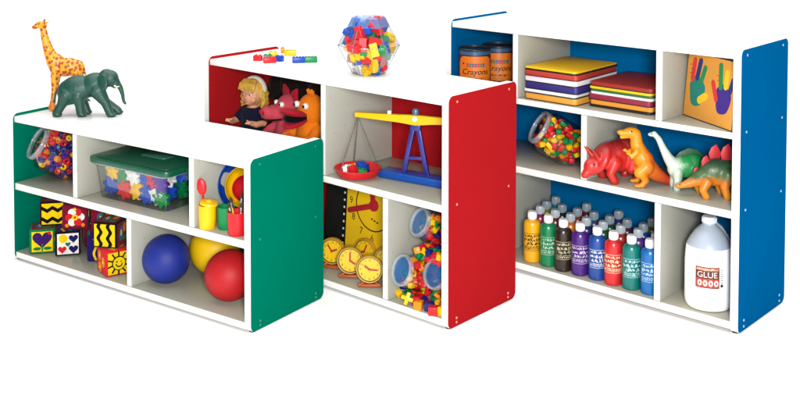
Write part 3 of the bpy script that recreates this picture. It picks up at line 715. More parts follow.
for s, px, py in ((-1, -.2125*math.cos(a), -.2125*math.sin(a)), (1, .2125*math.cos(a), .2125*math.sin(a))):
    r = .083 if s < 0 else .05
    P = MB().lathe([(0, .004), (r*.55, .004), (r*.8, .012), (r*.97, .032), (r, .034), (r*1.03, .032), (r*.84, .006), (r*.55, 0), (0, 0)], 36, 0, M.Translation((px, py, 0)), cap=False).build('pan', RED, t)
    for k in range(3):
        w = 2*PI*k/3+.4; A = V((px, py, HB-.008)); B = V((px+r*.97*math.cos(w), py+r*.97*math.sin(w), .034)); c = MB(); n_ = 26
        for i in range(n_):
            p = A.lerp(B, (i+.5)/n_); d = (B-A).normalized(); q_ = V((0, 0, 1)).rotation_difference(d).to_matrix().to_4x4()
            c.ring((0, 0, 0), .0032, .0009, 8, 5, 0, M.Translation(p) @ q_ @ M.Rotation(PI/2*(i % 2), 4, 'Z') @ M.Rotation(PI/2, 4, 'X') @ M.Diagonal((.75, 1.35, 1, 1)))
        c.build('chain', mat('dull_steel_chain', '#77726a', .4, metal=.7), t)
Tp = M.Translation(t.location) @ M.Rotation(CAB['r'][2], 4, 'Z')
pb = brick_mesh(.03, .03, .026, (1, 1)).build('toy_block', PL['red'], None, .0015)
for c, x, y, z, lab in (('white', -.045, -.01, .02, 'white toy block at the left edge of the red scale pan'), ('blue', .008, .008, .038, 'blue toy block on top of the pile in the red scale pan'), ('green', .030, -.012, .022, 'green toy block at the right side of the red scale pan'), ('red', -.015, -.012, .022, 'red toy block in the middle of the red scale pan'), ('navy', .01, .028, .022, 'navy toy block at the back of the red scale pan'), ('orange', -.034, .022, .021, 'orange toy block at the back left of the red scale pan')):
    o = pb.copy(); COL.objects.link(o); recolour(o, PL[c]); o.location = Tp @ V((-.2125*math.cos(a)+x, -.2125*math.sin(a)+y, z)); o.rotation_euler = (R.uniform(-.3, .3), R.uniform(-.3, .3), R.uniform(0, 3)); tag(o, lab, 'toy block', 'blocks in the scale pan')
bpy.data.objects.remove(pb)

# ------------------------------------------------------------------ clocks, red cabinet lower left
CY = mat('yellow_clock_card', '#f8c816', .4, .05, 8); CBL = mat('black_clock_print', '#141008', .5); CWH = mat('white_clock_print', '#efeadb', .5); CRD = mat('dark_red_clock_hand', '#b3202a', .4); COR = mat('orange_clock_case', '#b5541c', .4, .1, 12); CWD = mat('tan_clock_rim', '#c99a2c', .45, .1, 10)
t = thing('teaching_clock', 'large square yellow teaching clock with red hands behind small clocks', 'clock', 'r', (.702, .215, RB), -.05)
BW, BH = .322, .334; tilt = M.Rotation(-.07, 4, 'X')
b = MB(); b.prism([(x-BW/2, y) for x, y in rrect(BW, BH, .012, 4)], -.018, 0, 0, tilt @ M.Rotation(PI/2, 4, 'X')); b.build('board', mat('black_clock_board', '#17130d', .5), t, .001)
F = tilt @ M.Translation((0, -.0, 0)) @ M.Rotation(PI/2, 4, 'X')     # (u, v, out)
b = MB(); b.prism([(x-BW/2+.028, y+.02) for x, y in rrect(BW-.034, BH-.04, .01, 4)], .0178, .0190, 0, F); 
cz = .226; 
b.lathe([(.093, .019), (.093, .0196), (.0885, .0196), (.0885, .019)], 48, 1, F @ M.Translation((0.008, cz, 0)), cap=False)
for k in range(12):
    w = PI/2-2*PI*k/12; vs, fs = text2d(str(k or 12), .036); cx, cy = .008+.118*math.cos(w), cz+.118*math.sin(w)
    if cy > BH-.03: continue
    if abs(cx) > BW/2-.012: cx = math.copysign(BW/2-.020, cx)
    if cy < BH: b.add([(x+cx, y+cy, .0197) for x, y, z in vs], fs, 1, F)
for k in range(3): b.prism(circ(.03-.014*k, cz-.056+.004*k, .006, 8, .003), .0189, .0195, 1, F)
for k in range(11): b.prism(circ(-BW/2+.014, .03+.027*k, .0045, 10), .0179, .0186, 2, F)
b.build('dial', [CY, CBL, CWH], t)
hd = MB()
hd.prism(capsule((.012, cz+.004), (-.115, cz-.038), .0105), .021, .0235, 0, F); hd.build('minute_hand', CRD, t, .001)
hd = MB(); hd.prism(capsule((.012, cz+.004), (-.004, cz+.075), .012), .0236, .0258, 0, F); hd.build('hour_hand', CRD, t, .001)
MB().lathe([(.021, .0195), (.021, .027), (.012, .029), (0, .029)], 24, 0, F @ M.Translation((.012, cz+.004, 0)), cap=False).build('hub', CRD, t)
t = thing('black_board', 'plain black board leaning behind the large yellow clock', 'board', 'r', (.560, .268, RB), -.03)  # black board added to fill the dark area left of the clock
MB().prism([(x-.17, y) for x, y in rrect(.34, .335, .012, 4)], -.008, 0, 0, M.Rotation(-.10, 4, 'X') @ M.Rotation(PI/2, 4, 'X')).build('board', mat('plain_black_board', '#131110', .6), t, .001)
def small_clock(label, p, absr, hrs, r=.0425):
    t = thing('small_clock', label, 'clock', 'r', p, absrot=absr, group='small round clocks')
    C = M.Translation((0, 0, r+.020)) @ M.Rotation(-.10, 4, 'X') @ M.Rotation(PI/2, 4, 'X')
    MB().lathe([(0, -.014), (r*1.02, -.014), (r*1.12, -.010), (r*1.14, .004), (r*1.08, .009), (r*1.0, .0085), (r*1.0, .004)], 40, 0, C, cap=False).build('case', CWD, t)
    d = MB().lathe([(r*1.0, .0045), (0, .0046)], 40, 0, C, cap=False)
    d.lathe([(r*1.0, .0048), (r*1.0, .0054), (r*.93, .0054), (r*.93, .0048)], 40, 1, C, cap=False)
    for k in range(12):
        w = PI/2-2*PI*k/12; vs, fs = text2d(str(k or 12), r*.28); d.add([(x+r*.76*math.cos(w), y+r*.76*math.sin(w), .0053) for x, y, z in vs], fs, 1, C)
    d.build('dial', [CY, CBL], t)
    for nm, w, l, wd in (('minute_hand', hrs[0], .62, .0028), ('hour_hand', hrs[1], .46, .0034)):
        MB().prism(capsule((0, 0), (r*l*math.cos(w), r*l*math.sin(w)), wd), .0058+.001*(nm[0] == 'h'), .0068+.001*(nm[0] == 'h'), 0, C).build(nm, CRD, t)
    MB().lathe([(.004, .0055), (.004, .0088), (0, .0088)], 12, 0, C, cap=False).build('hub', CRD, t)
    b = MB()
    for s in (-1, 1): b.limb([(s*r*.55, -.002, r*.32), (s*r*.85, -.006, .007)], [.006, .0065], n=10)
    b.box((0, 0, .008), (r*1.5, .03, .010)); b.build('stand', COR, t, .002)
fa = math.radians(-6)
small_clock('small yellow clock at the front left, hands at four o clock', (.716, .078, RB), fa, (PI/2, -.55))
small_clock('small yellow clock beside the divider, hands at a quarter to four', (.828, .058, RB), fa+.05, (-.08, 2.5))
small_clock('small yellow clock half hidden at the left behind the green cabinet', (.600, .105, RB), fa-.2, (2.2, .4), .043)
small_clock('small yellow clock in the second row between the two front ones', (.690, .185, RB), fa-.5, (1.2, 3.4), .042)
small_clock('small yellow clock in the second row close to the divider', (.806, .175, RB), fa+.1, (.4, 2.0))

# ------------------------------------------------------------------ three jars, red cabinet lower right
jl = [('clear jar with blue lid lying at bottom left beside the divider', (1.050, .150, RB+.062), (-.20, -.86, .34), .056, .160, .048),
      ('clear jar with blue lid lying at bottom right near the red panel', (1.137, .200, RB+.061), (-.08, -.90, .36), .056, .160, .048),
      ('clear jar with blue lid resting on top of the two lower jars', (1.076, .222, RB+.195), (-.26, -.80, .42), .056, .165, .046)]
for lab, base, ax, r, L_, rn in jl:
    tt, Tm = jar(lab, 'r', base, ax, r, L_, rn, discmat=BLUELID)
    pts = pack(60, inj(r, .012, L_*.76, .012), ((-.06, .06), (-.06, .06), (0, .15)), .019)
    pr = [MB().box((0, 0, 0), (.019, .019, .019)).build('plastic_piece', PL['red'], None, .002), MB().prism(star(0, 0, .006, .013, 4), -.005, .005).build('plastic_piece', PL['red'], None, .001)]
    scatter(pr, pts, Tm, ['red', 'red', 'red', 'yellow', 'green', 'navy', 'orange'], 'in the '+{'c': lab.split('lying ')[-1].split('resting ')[-1]}['c'].replace('at bottom left beside the divider', 'bottom left blue lidded jar').replace('at bottom right near the red panel', 'bottom right blue lidded jar').replace('on top of the two lower jars', 'top blue lidded jar'), 'plastic piece', 'pieces in the blue lidded jars')
cr_ = [(-.3, -1), (.3, -1), (.3, -.3), (1, -.3), (1, .3), (.3, .3), (.3, 1), (-.3, 1), (-.3, .3), (-1, .3), (-1, -.3), (-.3, -.3)]
o = MB().prism([(x*.021, y*.021) for x, y in cr_], -.007, .007).build('plus_piece', PL['yellow'], None, .0015)
o.location = W('r', 1.035, .018, RB+.0235); o.rotation_euler = (PI/2-.25, .3, CAB['r'][2]+.5); tag(o, 'yellow plus shaped piece between the two lower jars', 'plastic piece')
for nm, c, p, lab in (('cube_piece', 'orange', (1.085, .016, RB+.0145), 'orange cube on the shelf in front of the bottom jars'), ('cube_piece', 'red', (1.15, .012, RB+.0145), 'red cube on the shelf near the red end panel'), ('cube_piece', 'green', (1.01, .05, RB+.0145), 'green cube by the divider below the left jar'), ('cube_piece', 'red', (1.055, .045, RB+.0145), 'red cube behind the yellow plus piece'), ('cube_piece', 'yellow', (1.178, .03, RB+.0145), 'yellow cube in the corner beside the red end panel'), ('cube_piece', 'navy', (1.12, .032, RB+.0145), 'navy cube between the orange and the red cube')):
    o = MB().box((0, 0, 0), (.029, .029, .029)).build(nm, PL[c], None, .003, 3); o.location = W('r', *p); o.rotation_euler = (0, 0, R.uniform(0, 3)); tag(o, lab, 'cube')

pk = [MB().box((0, 0, 0), (.022, .022, .022)).build('loose_piece', PL['red'], None, .0025), MB().prism(star(0, 0, .007, .0145, 4), -.006, .006).build('loose_piece', PL['red'], None, .001)]
k = 0
for lx in [.972+.0245*i for i in range(9)]:
    for ly, z in ((.06, .0125), (.095, .0125), (.085, .035), (.13, .035)):
        if R.random() < .12: continue
        o = pk[k % 2].copy(); COL.objects.link(o); c = R.choice(['red', 'red', 'yellow', 'green', 'navy', 'orange']); recolour(o, PL[c]); k += 1
        o.location = W('r', lx+R.uniform(-.004, .004), ly+R.uniform(-.008, .008), RB+z); o.rotation_euler = rrot(); tag(o, f'{c} loose piece heaped under the blue lidded jars', 'plastic piece', 'loose pieces under the jars')
for k in range(46):
    o = pk[k % 2].copy(); COL.objects.link(o); c = R.choice(['red', 'red', 'yellow', 'green', 'navy', 'orange']); recolour(o, PL[c])
    o.location = W('r', R.uniform(1.09, 1.18), R.uniform(.13, .33), RB+.15+R.uniform(0, .16)); o.rotation_euler = rrot(); tag(o, f'{c} loose piece heaped behind the blue lidded jars', 'plastic piece', 'loose pieces behind the jars')
for k in range(44):
    o = pk[k % 2].copy(); COL.objects.link(o); c = R.choice(['red', 'red', 'red', 'yellow', 'green', 'navy', 'orange']); recolour(o, PL[c])
    o.location = W('r', 1.035+.0235*(k % 6)+R.uniform(-.003, .003), .075+.024*((k//6) % 4)+R.uniform(-.003, .003), RB+.152+.021*(k//24)); o.rotation_euler = rrot(); tag(o, f'{c} loose piece lying on top of the two lower blue lidded jars', 'plastic piece', 'loose pieces on the jars')
for o in pk: bpy.data.objects.remove(o)

# ------------------------------------------------------------------ blue cabinet, top row
def wrapT(cx_r, z, ang):   # maps (u, v, out) onto a cylinder of radius cx_r, u measured along the arc around direction ang
    def g(u, v, o): w = ang+u/cx_r; return ((cx_r+o)*math.cos(w), (cx_r+o)*math.sin(w), z+v)
    return g
def wrap_poly(b, pts, g, mi, out=.0008):
    b.add([g(x, y, out) for x, y in pts], [tuple(range(len(pts)))], mi)
def wrap_rect(b, u0, v0, u1, v1, g, mi, out=.0006, step=.006):
    n_ = max(1, int(abs(u1-u0)/step)); vs = []
    for i in range(n_+1): u = u0+(u1-u0)*i/n_; vs += [g(u, v0, out), g(u, v1, out)]
    b.add(vs, [(2*i, 2*i+2, 2*i+3, 2*i+1) for i in range(n_)], mi)
def wrap_text(b, s, size, u, v, g, mi, out=.0012, slant=0, bold=1):
    vs, fs = text2d(s, size)
    b.add([g(u+x*bold+slant*y, v+y, out) for x, y, z in vs], fs, mi)
def scribble(b, u0, v0, u1, v1, g, mi, rows, rnd, out=.001, big=1):
    """unreadable small print: rows of short strokes"""
    h = (v1-v0)/rows
    for k in range(rows):
        u = u0; vv = v0+h*(k+.5)
        while u < u1-.002:
            w = rnd.uniform(.0012, .0042)*big; hh = h*rnd.uniform(.35, .95); vv = v0+h*(k+.5)+rnd.uniform(-.12, .12)*h
            sl = rnd.uniform(-.7, .7)*hh
            wrap_poly(b, [(u, vv-hh/2), (min(u+w, u1), vv-hh/2), (min(u+w, u1)+sl, vv+hh/2), (u+sl, vv+hh/2)], g, mi, out)
            u += w+rnd.uniform(.0006, .0022)*big
ORC = mat('orange_can_label', '#e0761a', .4, .05, 6); CMET = mat('dark_can_rim', '#3a3f46', .3, .1, 10, metal=.5)
LETC = [mat('can_letter_'+c, h, .5) for c, h in (('red', '#c81e2a'), ('green', '#157a4a'), ('blue', '#1c4a9c'), ('purple', '#5a2a7c'))]
def can(label, p, r=.063, h=.160):
    t = thing('crayon_can', label, 'can', 'b', p, absrot=0, group='orange crayon cans')
    b = MB().lathe([(r*.94, 0), (r, .003), (r*1.005, .006), (r*.985, .010), (r*.985, h-.012), (r*1.005, h-.008), (r, h-.004), (r*.96, h-.002), (r*.93, h-.008), (0, h-.009)], 48, 0, cap=True); b.build('can_body', CMET, t)
    l = MB(); g = wrapT(r*.985, 0, math.radians(-93)); l.lathe([(r*.991, .014), (r*.991, h-.024)], 48, 1, cap=False)
    l.lathe([(r*.992, h-.024), (r*.992, h-.011)], 48, 2, cap=False)
    W_ = .150; BH_ = h-.046
    o = [(x-W_/2, y+.022) for x, y in rrect(W_, BH_, .03, 5)]
    bm = [(u, v) for u, v in o]
    # rounded orange badge: strips so it follows the can
    n_ = 30
    def half(u):
        d = abs(u)-(W_/2-.03); return BH_/2-(0 if d <= 0 else .03-math.sqrt(max(0, .0009-d*d)))
    vc = .020+BH_/2
    for dd, mi, out in ((.0, 0, .0010), (.003, 3, .0014)):
        us = [-(W_/2-dd)+(W_-2*dd)*i/n_ for i in range(n_+1)]
        vs = []
        for u in us: hh = max(.001, half(u*(W_/2)/(W_/2-dd))-dd); vs += [g(u, vc-hh, out), g(u, vc+hh, out)]
        l.add(vs, [(2*i, 2*i+2, 2*i+3, 2*i+1) for i in range(n_)], mi)
    rnd = random.Random(5)
    for k in range(7):
        u = -.034+.0105*k; vv = vc+.020
        wrap_poly(l, [(u, vv-.007), (u+.008, vv-.0065), (u+.0085, vv+.0065), (u+.004, vv+.0085), (u-.0003, vv+.006)], g, 4+k % 4, .0020)
        wrap_poly(l, [(u+.003, vv-.003), (u+.0052, vv-.003), (u+.0052, vv+.002), (u+.003, vv+.002)], g, 3, .0024)
    wrap_poly(l, star(-.048, vc+.026, .0025, .006, 5), g, 0, .002)
    [wrap_text(l, 'Crayons', .031, du, vc-.006+dv, g, 0, .002+.0001*(du+dv > 0), .18, 1.0) for du, dv in ((0, 0), (.0011, .0004))]
    scribble(l, -.034, vc-.037, .034, vc-.027, g, 0, 1, rnd, .002)
    l.build('label', [CBL, mat('plum_can_label', '#5d1f2e', .45), mat('steel_blue_can_band', '#2d5c86', .35), ORC]+LETC, t)
    # printed band of little pictures along the foot of the can
can('orange crayon can at the left end of the blue cabinet', (.0905, .066, B1))
can('orange crayon can behind and right of the first can', (.110, .196, B1))
can('crayon can mostly hidden beside the divider', (.238, .270, B1))
# trays of coloured paper
EDGE = mat('black_tray_edge', '#17130f', .55)
def trays(cx, cy, w, d, z, layers, group, where):
    for i, (c, h_, th) in enumerate(layers):
        o = [(x-w/2, y-d/2) for x, y in rrect(w, d, .014, 5)]
        dx, dy = R.uniform(-.003, .003), R.uniform(-.003, .003)
        nm = 'paper_tray' if th > .009 else 'paper_sheet'
        t = thing(nm, f'{c} {"tray" if th > .009 else "sheet"} {where[i]}', 'tray' if th > .009 else 'sheet', 'b', (cx+dx, cy+dy, z), R.uniform(-.02, .02), None, group)
        b = MB(); b.prism(o, .0002, th-.0002); m = mat('card_'+c.replace(' ', '_'), h_, .55, .06, 20)
        b.build('card', m, t, min(.0012, th*.25), 2)
        if th > .014:
            e = MB(); lo = [(x*1.003, y*1.003) for x, y in o]; n_ = len(lo)
            e.prism([(x*1.006, y*1.006) for x, y in o], .0004, .0034); e.build('edge', EDGE, t)
        z += th
    return z
trays(.462, .170, .222, .300, B1, [('orange', '#e8a03a', .024), ('dark green', '#14402c', .005), ('white', '#e8e6ea', .011), ('navy', '#2b2470', .026), ('lilac white', '#efe9f2', .022), ('brick red', '#b5382c', .021), ('black', '#1c1710', .0065), ('yellow', '#f6c400', .0065)], 'stacked trays and sheets on the blue cabinet',
      ['at the bottom of the tall stack under the yellow sheet', 'just above the orange tray of the tall stack', 'below the navy tray of the tall stack', 'in the middle of the tall stack', 'above the navy tray of the tall stack', 'near the top of the tall stack, below the black sheet', 'right under the yellow sheet of the tall stack', 'on top of the tall stack in the blue cabinet'])
trays(.724, .205, .245, .285, B1, [('black', '#1b1512', .007), ('amber', '#e79a2c', .019), ('maroon', '#8e1f3c', .021), ('white', '#ddd9dc', .009), ('green', '#1d6b34', .0095), ('yellow', '#e8c31c', .0085), ('dark red', '#9c241f', .016)], 'stacked trays and sheets on the blue cabinet',
      ['at the bottom of the low stack by the divider', 'above the black sheet at the bottom of the low stack', 'in the middle of the low stack', 'between the maroon and green layers of the low stack', 'below the yellow layer of the low stack', 'under the dark red top of the low stack', 'on top of the low stack by the divider'])
# handprint painting
t = thing('handprint_painting', 'orange painting of two many coloured handprints leaning in the blue cabinet', 'painting', 'b', (1.036, .080, B1), -.53)
tl = M.Rotation(-.10, 4, 'X'); F = tl @ M.Rotation(PI/2, 4, 'X'); PW, PH = .268, .222
MB().prism([(-PW/2-.004, 0), (PW/2+.004, 0), (PW/2+.004, PH+.008), (-PW/2-.004, PH+.008)], -.010, 0, 0, F).build('backing_board', EDGE, t, .001)
b = MB().prism([(-PW/2, .004), (PW/2, .004), (PW/2, PH), (-PW/2, PH)], -.001, .0012, 0, F)
pc = ['#e29c3c', '#0f8072', '#d7342b', '#1c2a70', '#16884a', '#f1c71c', '#3b2186']
pm = [mat('poster_paint_%d' % i, h, .6, .12 if i == 0 else .06, 7) for i, h in enumerate(pc)]
def palm(cx, cy, s, mi, fl=1):
    o = []
    for k in range(28):
        w = 2*PI*k/28; rr = 1+.06*math.sin(3*w+1)+.04*math.sin(5*w)
        o.append((cx+fl*s*.042*rr*math.cos(w), cy+s*.048*rr*math.sin(w)-(.006 if math.sin(w) < 0 else 0)))
    b.prism(o, .0008, .0022, mi, F)
px, py = -.068, .098
palm(px, py, 1, 1)
for x0, y0, x1, y1, w, mi in ((-.030, .035, -.024, .098, .0105, 2), (-.004, .042, .008, .100, .0105, 3), (.021, .035, .036, .080, .010, 4), (.020, -.03, .050, -.012, .013, 5)): b.prism(capsule((px+x0, py+y0), (px+x1, py+y1), w), .001, .0026, mi, F)
px, py = .076, .096
palm(px, py, .95, 6)
for x0, y0, x1, y1, w, mi in ((-.035, -.008, -.058, .042, .010, 2), (-.016, .035, -.024, .104, .010, 4), (.010, .04, .012, .086, .0105, 5), (.034, .028, .046, .066, .0095, 3)): b.prism(capsule((px+x0, py+y0), (px+x1, py+y1), w), .001, .0026, mi, F)
for x, y in ((-.115, .150), (-.112, .165), (-.118, .178), (.040, .150), (.036, .165), (.042, .178)): b.prism(capsule((x, y), (x+.008, y+.002), .0018), .001, .002, 2, F)
b.build('paper', pm, t)

# ------------------------------------------------------------------ blue cabinet, middle row
tj, Tj = jar('round clear jar of red, yellow and green cubes tipped back in the blue cabinet', 'b', (.475, .195, B2+.047), (-.56, -.62, .52), .080, .180, .060)
pts = pack(130, inj(.079, .014, .155, .014), ((-.08, .08), (-.08, .08), (0, .17)), .0205, tries=14000)
pr = [MB().box((0, 0, 0), (.02, .02, .02)).build('plastic_cube', PL['red'], None, .004, 2), MB().box((0, 0, 0), (.017, .017, .03)).build('plastic_cube', PL['red'], None, .004, 2)]
scatter(pr, pts, Tj, ['red', 'red', 'red', 'yellow', 'yellow', 'yellow', 'green', 'orange'], 'in the tipped jar in the blue cabinet', 'plastic cube', 'cubes in the tipped jar of the blue cabinet')

def dino(label, p, build, m, vox=.0036, sm=4, extra=None, scl=1.0, turn=0):
    t = thing('toy_dinosaur', label, 'toy dinosaur', 'b', p, absrot=turn, group='toy dinosaurs')
    q = MB(); build(q); t.scale = (scl,)*3; organic('body', q, m, t, vox, sm)
    if extra: extra(t)
    return t
def claws(t, pts, m):
    b = MB()
    for x, y, z in pts:
        for k in (-1, 0, 1): b.limb([(x, y+k*.006, z+.003), (x-.008, y+k*.0075, z)], [.003, .0012], n=6)
    b.build('claws', m, t)
def tric(q):      # facing -x
    q.ball((.0, 0, .078), (.062, .042, .050), rot=(0, .15, 0)); q.ball((.03, 0, .098), (.045, .036, .042)); q.ball((-.035, 0, .082), (.036, .036, .042))
    q.ball((-.066, 0, .074), (.020, .044, .052), rot=(0, .5, 0)); q.ball((-.090, 0, .052), (.032, .024, .028)); q.limb([(-.098, 0, .045), (-.120, 0, .026)], [.020, .012])
    for s in (-1, 1):
        q.limb([(-.080, s*.018, .076), (-.098, s*.024, .100), (-.110, s*.026, .112)], [.010, .007, .002])
        q.limb([(-.032, s*.030, .065), (-.050, s*.036, .034), (-.036, s*.037, .008)], [.024, .014, .0145]); q.limb([(.036, s*.030, .075), (.026, s*.036, .046), (.052, s*.037, .028), (.044, s*.037, .008)], [.030, .021, .014, .0155])
    q.limb([(-.108, 0, .048), (-.118, 0, .062)], [.006, .002])
    q.limb([(.06, 0, .09), (.095, 0, .060), (.120, 0, .030), (.135, 0, .018)], [.030, .020, .011, .005])
EYEM = mat('dino_eye', '#0d0d0d', .15)
def ee(pts, r=.003): 
    def f_(t):
        for x, y, z in pts: MB().ball((x, y, z), r, n=10, k=6).build('eye', EYEM, t)
    return f_
dino('red horned toy dinosaur with head lowered beside the divider', (.708, .088, B2), tric, paint_by_height('red_dino_paint', [(.0, '#b8231c'), (.05, '#cf241c'), (.09, '#bb1d1b'), (.13, '#7c1519')]), extra=ee([(-.100, -.0215, .062), (-.100, .0215, .062)]), scl=1.12, turn=.31)
def trex(q):
    q.limb([(-.020, 0, .148), (-.008, 0, .118), (.006, 0, .090), (.016, 0, .066)], [.022, .028, .036, .034])
    q.limb([(-.018, 0, .150), (-.022, 0, .178)], [.021, .020])
    q.ball((-.036, 0, .186), (.030, .019, .018), rot=(0, .05, 0)); q.ball((-.064, 0, .184), (.024, .0145, .011), rot=(0, .12, 0)); q.limb([(-.040, 0, .174), (-.072, 0, .168)], [.009, .006])
    q.limb([(.022, 0, .062), (.055, 0, .036), (.088, 0, .018), (.125, 0, .010), (.15, 0, .009)], [.034, .025, .017, .010, .005])
    for s in (-1, 1):
        q.limb([(.010, s*.024, .070), (-.014, s*.032, .052), (.006, s*.034, .026), (-.006, s*.034, .008)], [.028, .021, .013, .011]); q.ball((-.016, s*.034, .007), (.020, .013, .007))
        q.limb([(-.022, s*.022, .124), (-.040, s*.028, .106), (-.052, s*.026, .118), (-.058, s*.024, .116)], [.012, .0085, .0065, .004])
dino('orange upright toy dinosaur standing between the red and long necked ones', (.800, .082, B2), trex, paint_by_height('orange_dino_paint', [(-.07, '#efa018'), (-.01, '#ee9416'), (.03, '#dc6a18'), (.09, '#b8381a')], axis='X'), extra=ee([(-.040, -.0185, .192), (-.040, .0185, .192)]))
def brach(q):
    q.ball((.040, 0, .078), (.052, .034, .040)); q.ball((.062, 0, .086), (.038, .030, .038)); q.ball((.008, 0, .070), (.034, .028, .034))
    q.limb([(.0, 0, .078), (-.024, 0, .108), (-.042, 0, .142), (-.056, 0, .172), (-.068, 0, .186)], [.026, .0175, .0125, .0105, .009]); q.ball((-.080, 0, .188), (.015, .009, .008)); q.ball((-.072, 0, .191), (.010, .009, .009))
    for s in (-1, 1):
        q.limb([(.006, s*.020, .060), (.004, s*.024, .030), (.002, s*.024, .008)], [.020, .0135, .0135]); q.limb([(.068, s*.022, .068), (.072, s*.026, .032), (.068, s*.026, .008)], [.024, .0145, .014])
    q.limb([(.085, 0, .082), (.118, 0, .060), (.145, 0, .035), (.175, 0, .016)], [.028, .017, .010, .005])
def brx(t):
    ee([(-.083, -.008, .191), (-.083, .008, .191)], .0022)(t)
    b = MB(); o = [(.0, .0), (.02, .024), (.05, .038), (.08, .034), (.105, .010), (.11, -.008), (.05, -.012)]
    b.prism(o, -.004, .004, 0, M.Translation((-.005, 0, .104)) @ M.Rotation(PI/2, 4, 'X')); b.build('back_fin', mat('dark_green_fin', '#12502f', .5, .2, 40), t, .003, 2)
m = paint_by_height('green_white_dino_paint', [(-.09, '#bfe0c4'), (-.055, '#dfe9dc'), (.0, '#d3e3d4'), (.022, '#2f9a55'), (.07, '#0f8542'), (.18, '#0e6d3a')], axis='X', namt=.012)
dino('white and green long necked toy dinosaur in the middle row', (.905, .120, B2), brach, m, extra=brx)
def steg(q):
    q.ball((.02, 0, .074), (.056, .034, .042), rot=(0, -.1, 0)); q.ball((.05, 0, .078), (.036, .030, .036)); q.ball((-.02, 0, .056), (.034, .026, .030))
    q.limb([(-.035, 0, .052), (-.062, 0, .040), (-.080, 0, .034)], [.022, .014, .010]); q.ball((-.088, 0, .033), (.016, .010, .009))
    for s in (-1, 1):
        q.limb([(-.015, s*.022, .05), (-.030, s*.030, .028), (-.020, s*.030, .008)], [.017, .012, .012]); q.limb([(.046, s*.024, .07), (.034, s*.032, .036), (.044, s*.032, .008)], [.024, .014, .0135])
    q.limb([(.075, 0, .078), (.11, 0, .066), (.14, 0, .058)], [.028, .016, .007])
def stx(t):
    ee([(-.092, -.008, .037), (-.092, .008, .037)], .0022)(t)
    pm_ = mat('red_plate_paint', '#c4242c', .45)
    for k, (x, z, s) in enumerate(((-.04, .072, .5), (-.015, .098, .8), (.015, .118, 1.1), (.048, .120, 1.15), (.080, .104, .85), (.108, .085, .55))):
        b = MB(); b.prism([(-.013*s, -.012), (.013*s, -.012), (.017*s, .012*s), (.004*s, .036*s), (-.010*s, .026*s), (-.017*s, .010*s)], -.003, .003, 0, M.Translation((x, .005*(-1)**k, z)) @ M.Rotation(PI/2, 4, 'X')); b.build('back_plate', pm_, t, .0018, 2)
dino('dark green toy dinosaur with red back plates and orange legs', (1.036, .112, B2), steg, paint_by_height('green_orange_dino_paint', [(.0, '#ee9a22'), (.048, '#e07a1c'), (.066, '#4a6a38'), (.11, '#284a35')], namt=.016), extra=stx, scl=1.12)

# ------------------------------------------------------------------ blue cabinet, bottom row: paint bottles and glue jug
CAPW = mat('white_cap_plastic', '#f3f4f5', .35, .02, 10); CAPD = mat('slate_cap_plastic', '#8798a4', .38, .06, 10); CAPG = mat('grey_blue_cap_plastic', '#b9c6cf', .35, .05, 10)
def bottle(label, p, c, hexc, inkhex, seed, grp, cap=CAPW, full=True, turn=0):
    r = .0315; t = thing('paint_bottle', label, 'paint bottle', 'b', p, absrot=turn, group=grp)
    m = mat('bottle_'+c.replace(' ', '_'), hexc, .28, .05, 16)
    MB().lathe([(r*.86, 0), (r*.97, .003), (r, .008), (r, .134), (r*.985, .142), (r*.90, .149), (r*.60, .154), (r*.46, .155), (r*.46, .160)], 36).build('bottle_body', m, t)
    cb = MB().lathe([(r*.49, .158), (r*.51, .160), (r*.49, .183), (r*.44, .187), (0, .187)], 28)
    for k in range(28): 
        w = 2*PI*k/28; cb.box((r*.505*math.cos(w), r*.505*math.sin(w), .1715), (.0012, .0012, .019))
    cb.build('cap', cap, t)
    l = MB(); rnd = random.Random(seed); g = wrapT(r, 0, math.radians(-93)); u1 = .040
    wrap_rect(l, -u1, .046, u1, .0475, g, 0); wrap_rect(l, -u1, .1095, u1, .111, g, 0); wrap_rect(l, u1-.0014, .0475, u1, .1095, g, 0); wrap_rect(l, -u1, .0475, -u1+.0014, .1095, g, 0)
    wrap_rect(l, u1-.008, .050, u1-.003, .107, g, 0, .0009)
    k0 = rnd.choice([2, 3]); scribble(l, -u1+.004, .051, u1-.010, .064, g, 0, k0, rnd); scribble(l, -u1+rnd.uniform(.004, .014), .066, u1-.011, .079, g, 0, 1, rnd, big=1.5); scribble(l, -u1+.004, .080, u1-rnd.uniform(.011, .02), .094, g, 0, 1, rnd, big=1.8); scribble(l, -u1+.006, .096, u1-.012, .107, g, 0, 1, rnd, big=1.2)
    l.build('label', mat('ink_'+inkhex.strip('#'), inkhex, .5), t)
    return t
front = [('yellow', '#f5b414', '#2a2210'), ('green', '#0a8450', '#bcd9c0'), ('dark brown', '#2e2019', '#c9c29a'), ('purple', '#4a1c80', '#cfc3dc'), ('dark blue', '#174a9e', '#dfe6ee'), ('red', '#d42329', '#f4dcae'), ('teal green', '#0a7a72', '#b9dfe4'), ('bright blue', '#0b6ab4', '#b4d8ee')]
nb = ['leftmost front bottle by the red cabinet', 'second front bottle from the left', 'between the green and purple bottles', 'between the dark brown and blue bottles', 'between the purple and red bottles', 'right of the dark blue bottle', 'right of the red bottle', 'rightmost front bottle beside the divider']
for i, (c, h_, ik) in enumerate(front):
    bottle(f'{c} paint bottle with white cap, {nb[i]}', (.368+.0685*i, .055+.004*math.sin(i*2.1), B3), c, h_, ik, i, 'front row of paint bottles', turn=R.uniform(-.32, .32))
row2 = ['magenta', 'maroon', 'orange', 'navy', 'dark green', 'brick red', 'violet', 'gold']
hx2 = dict(zip(row2, ['#8c1a56', '#6a1626', '#d8741a', '#1c2566', '#12502e', '#a22a22', '#52308c', '#d9a41c']))
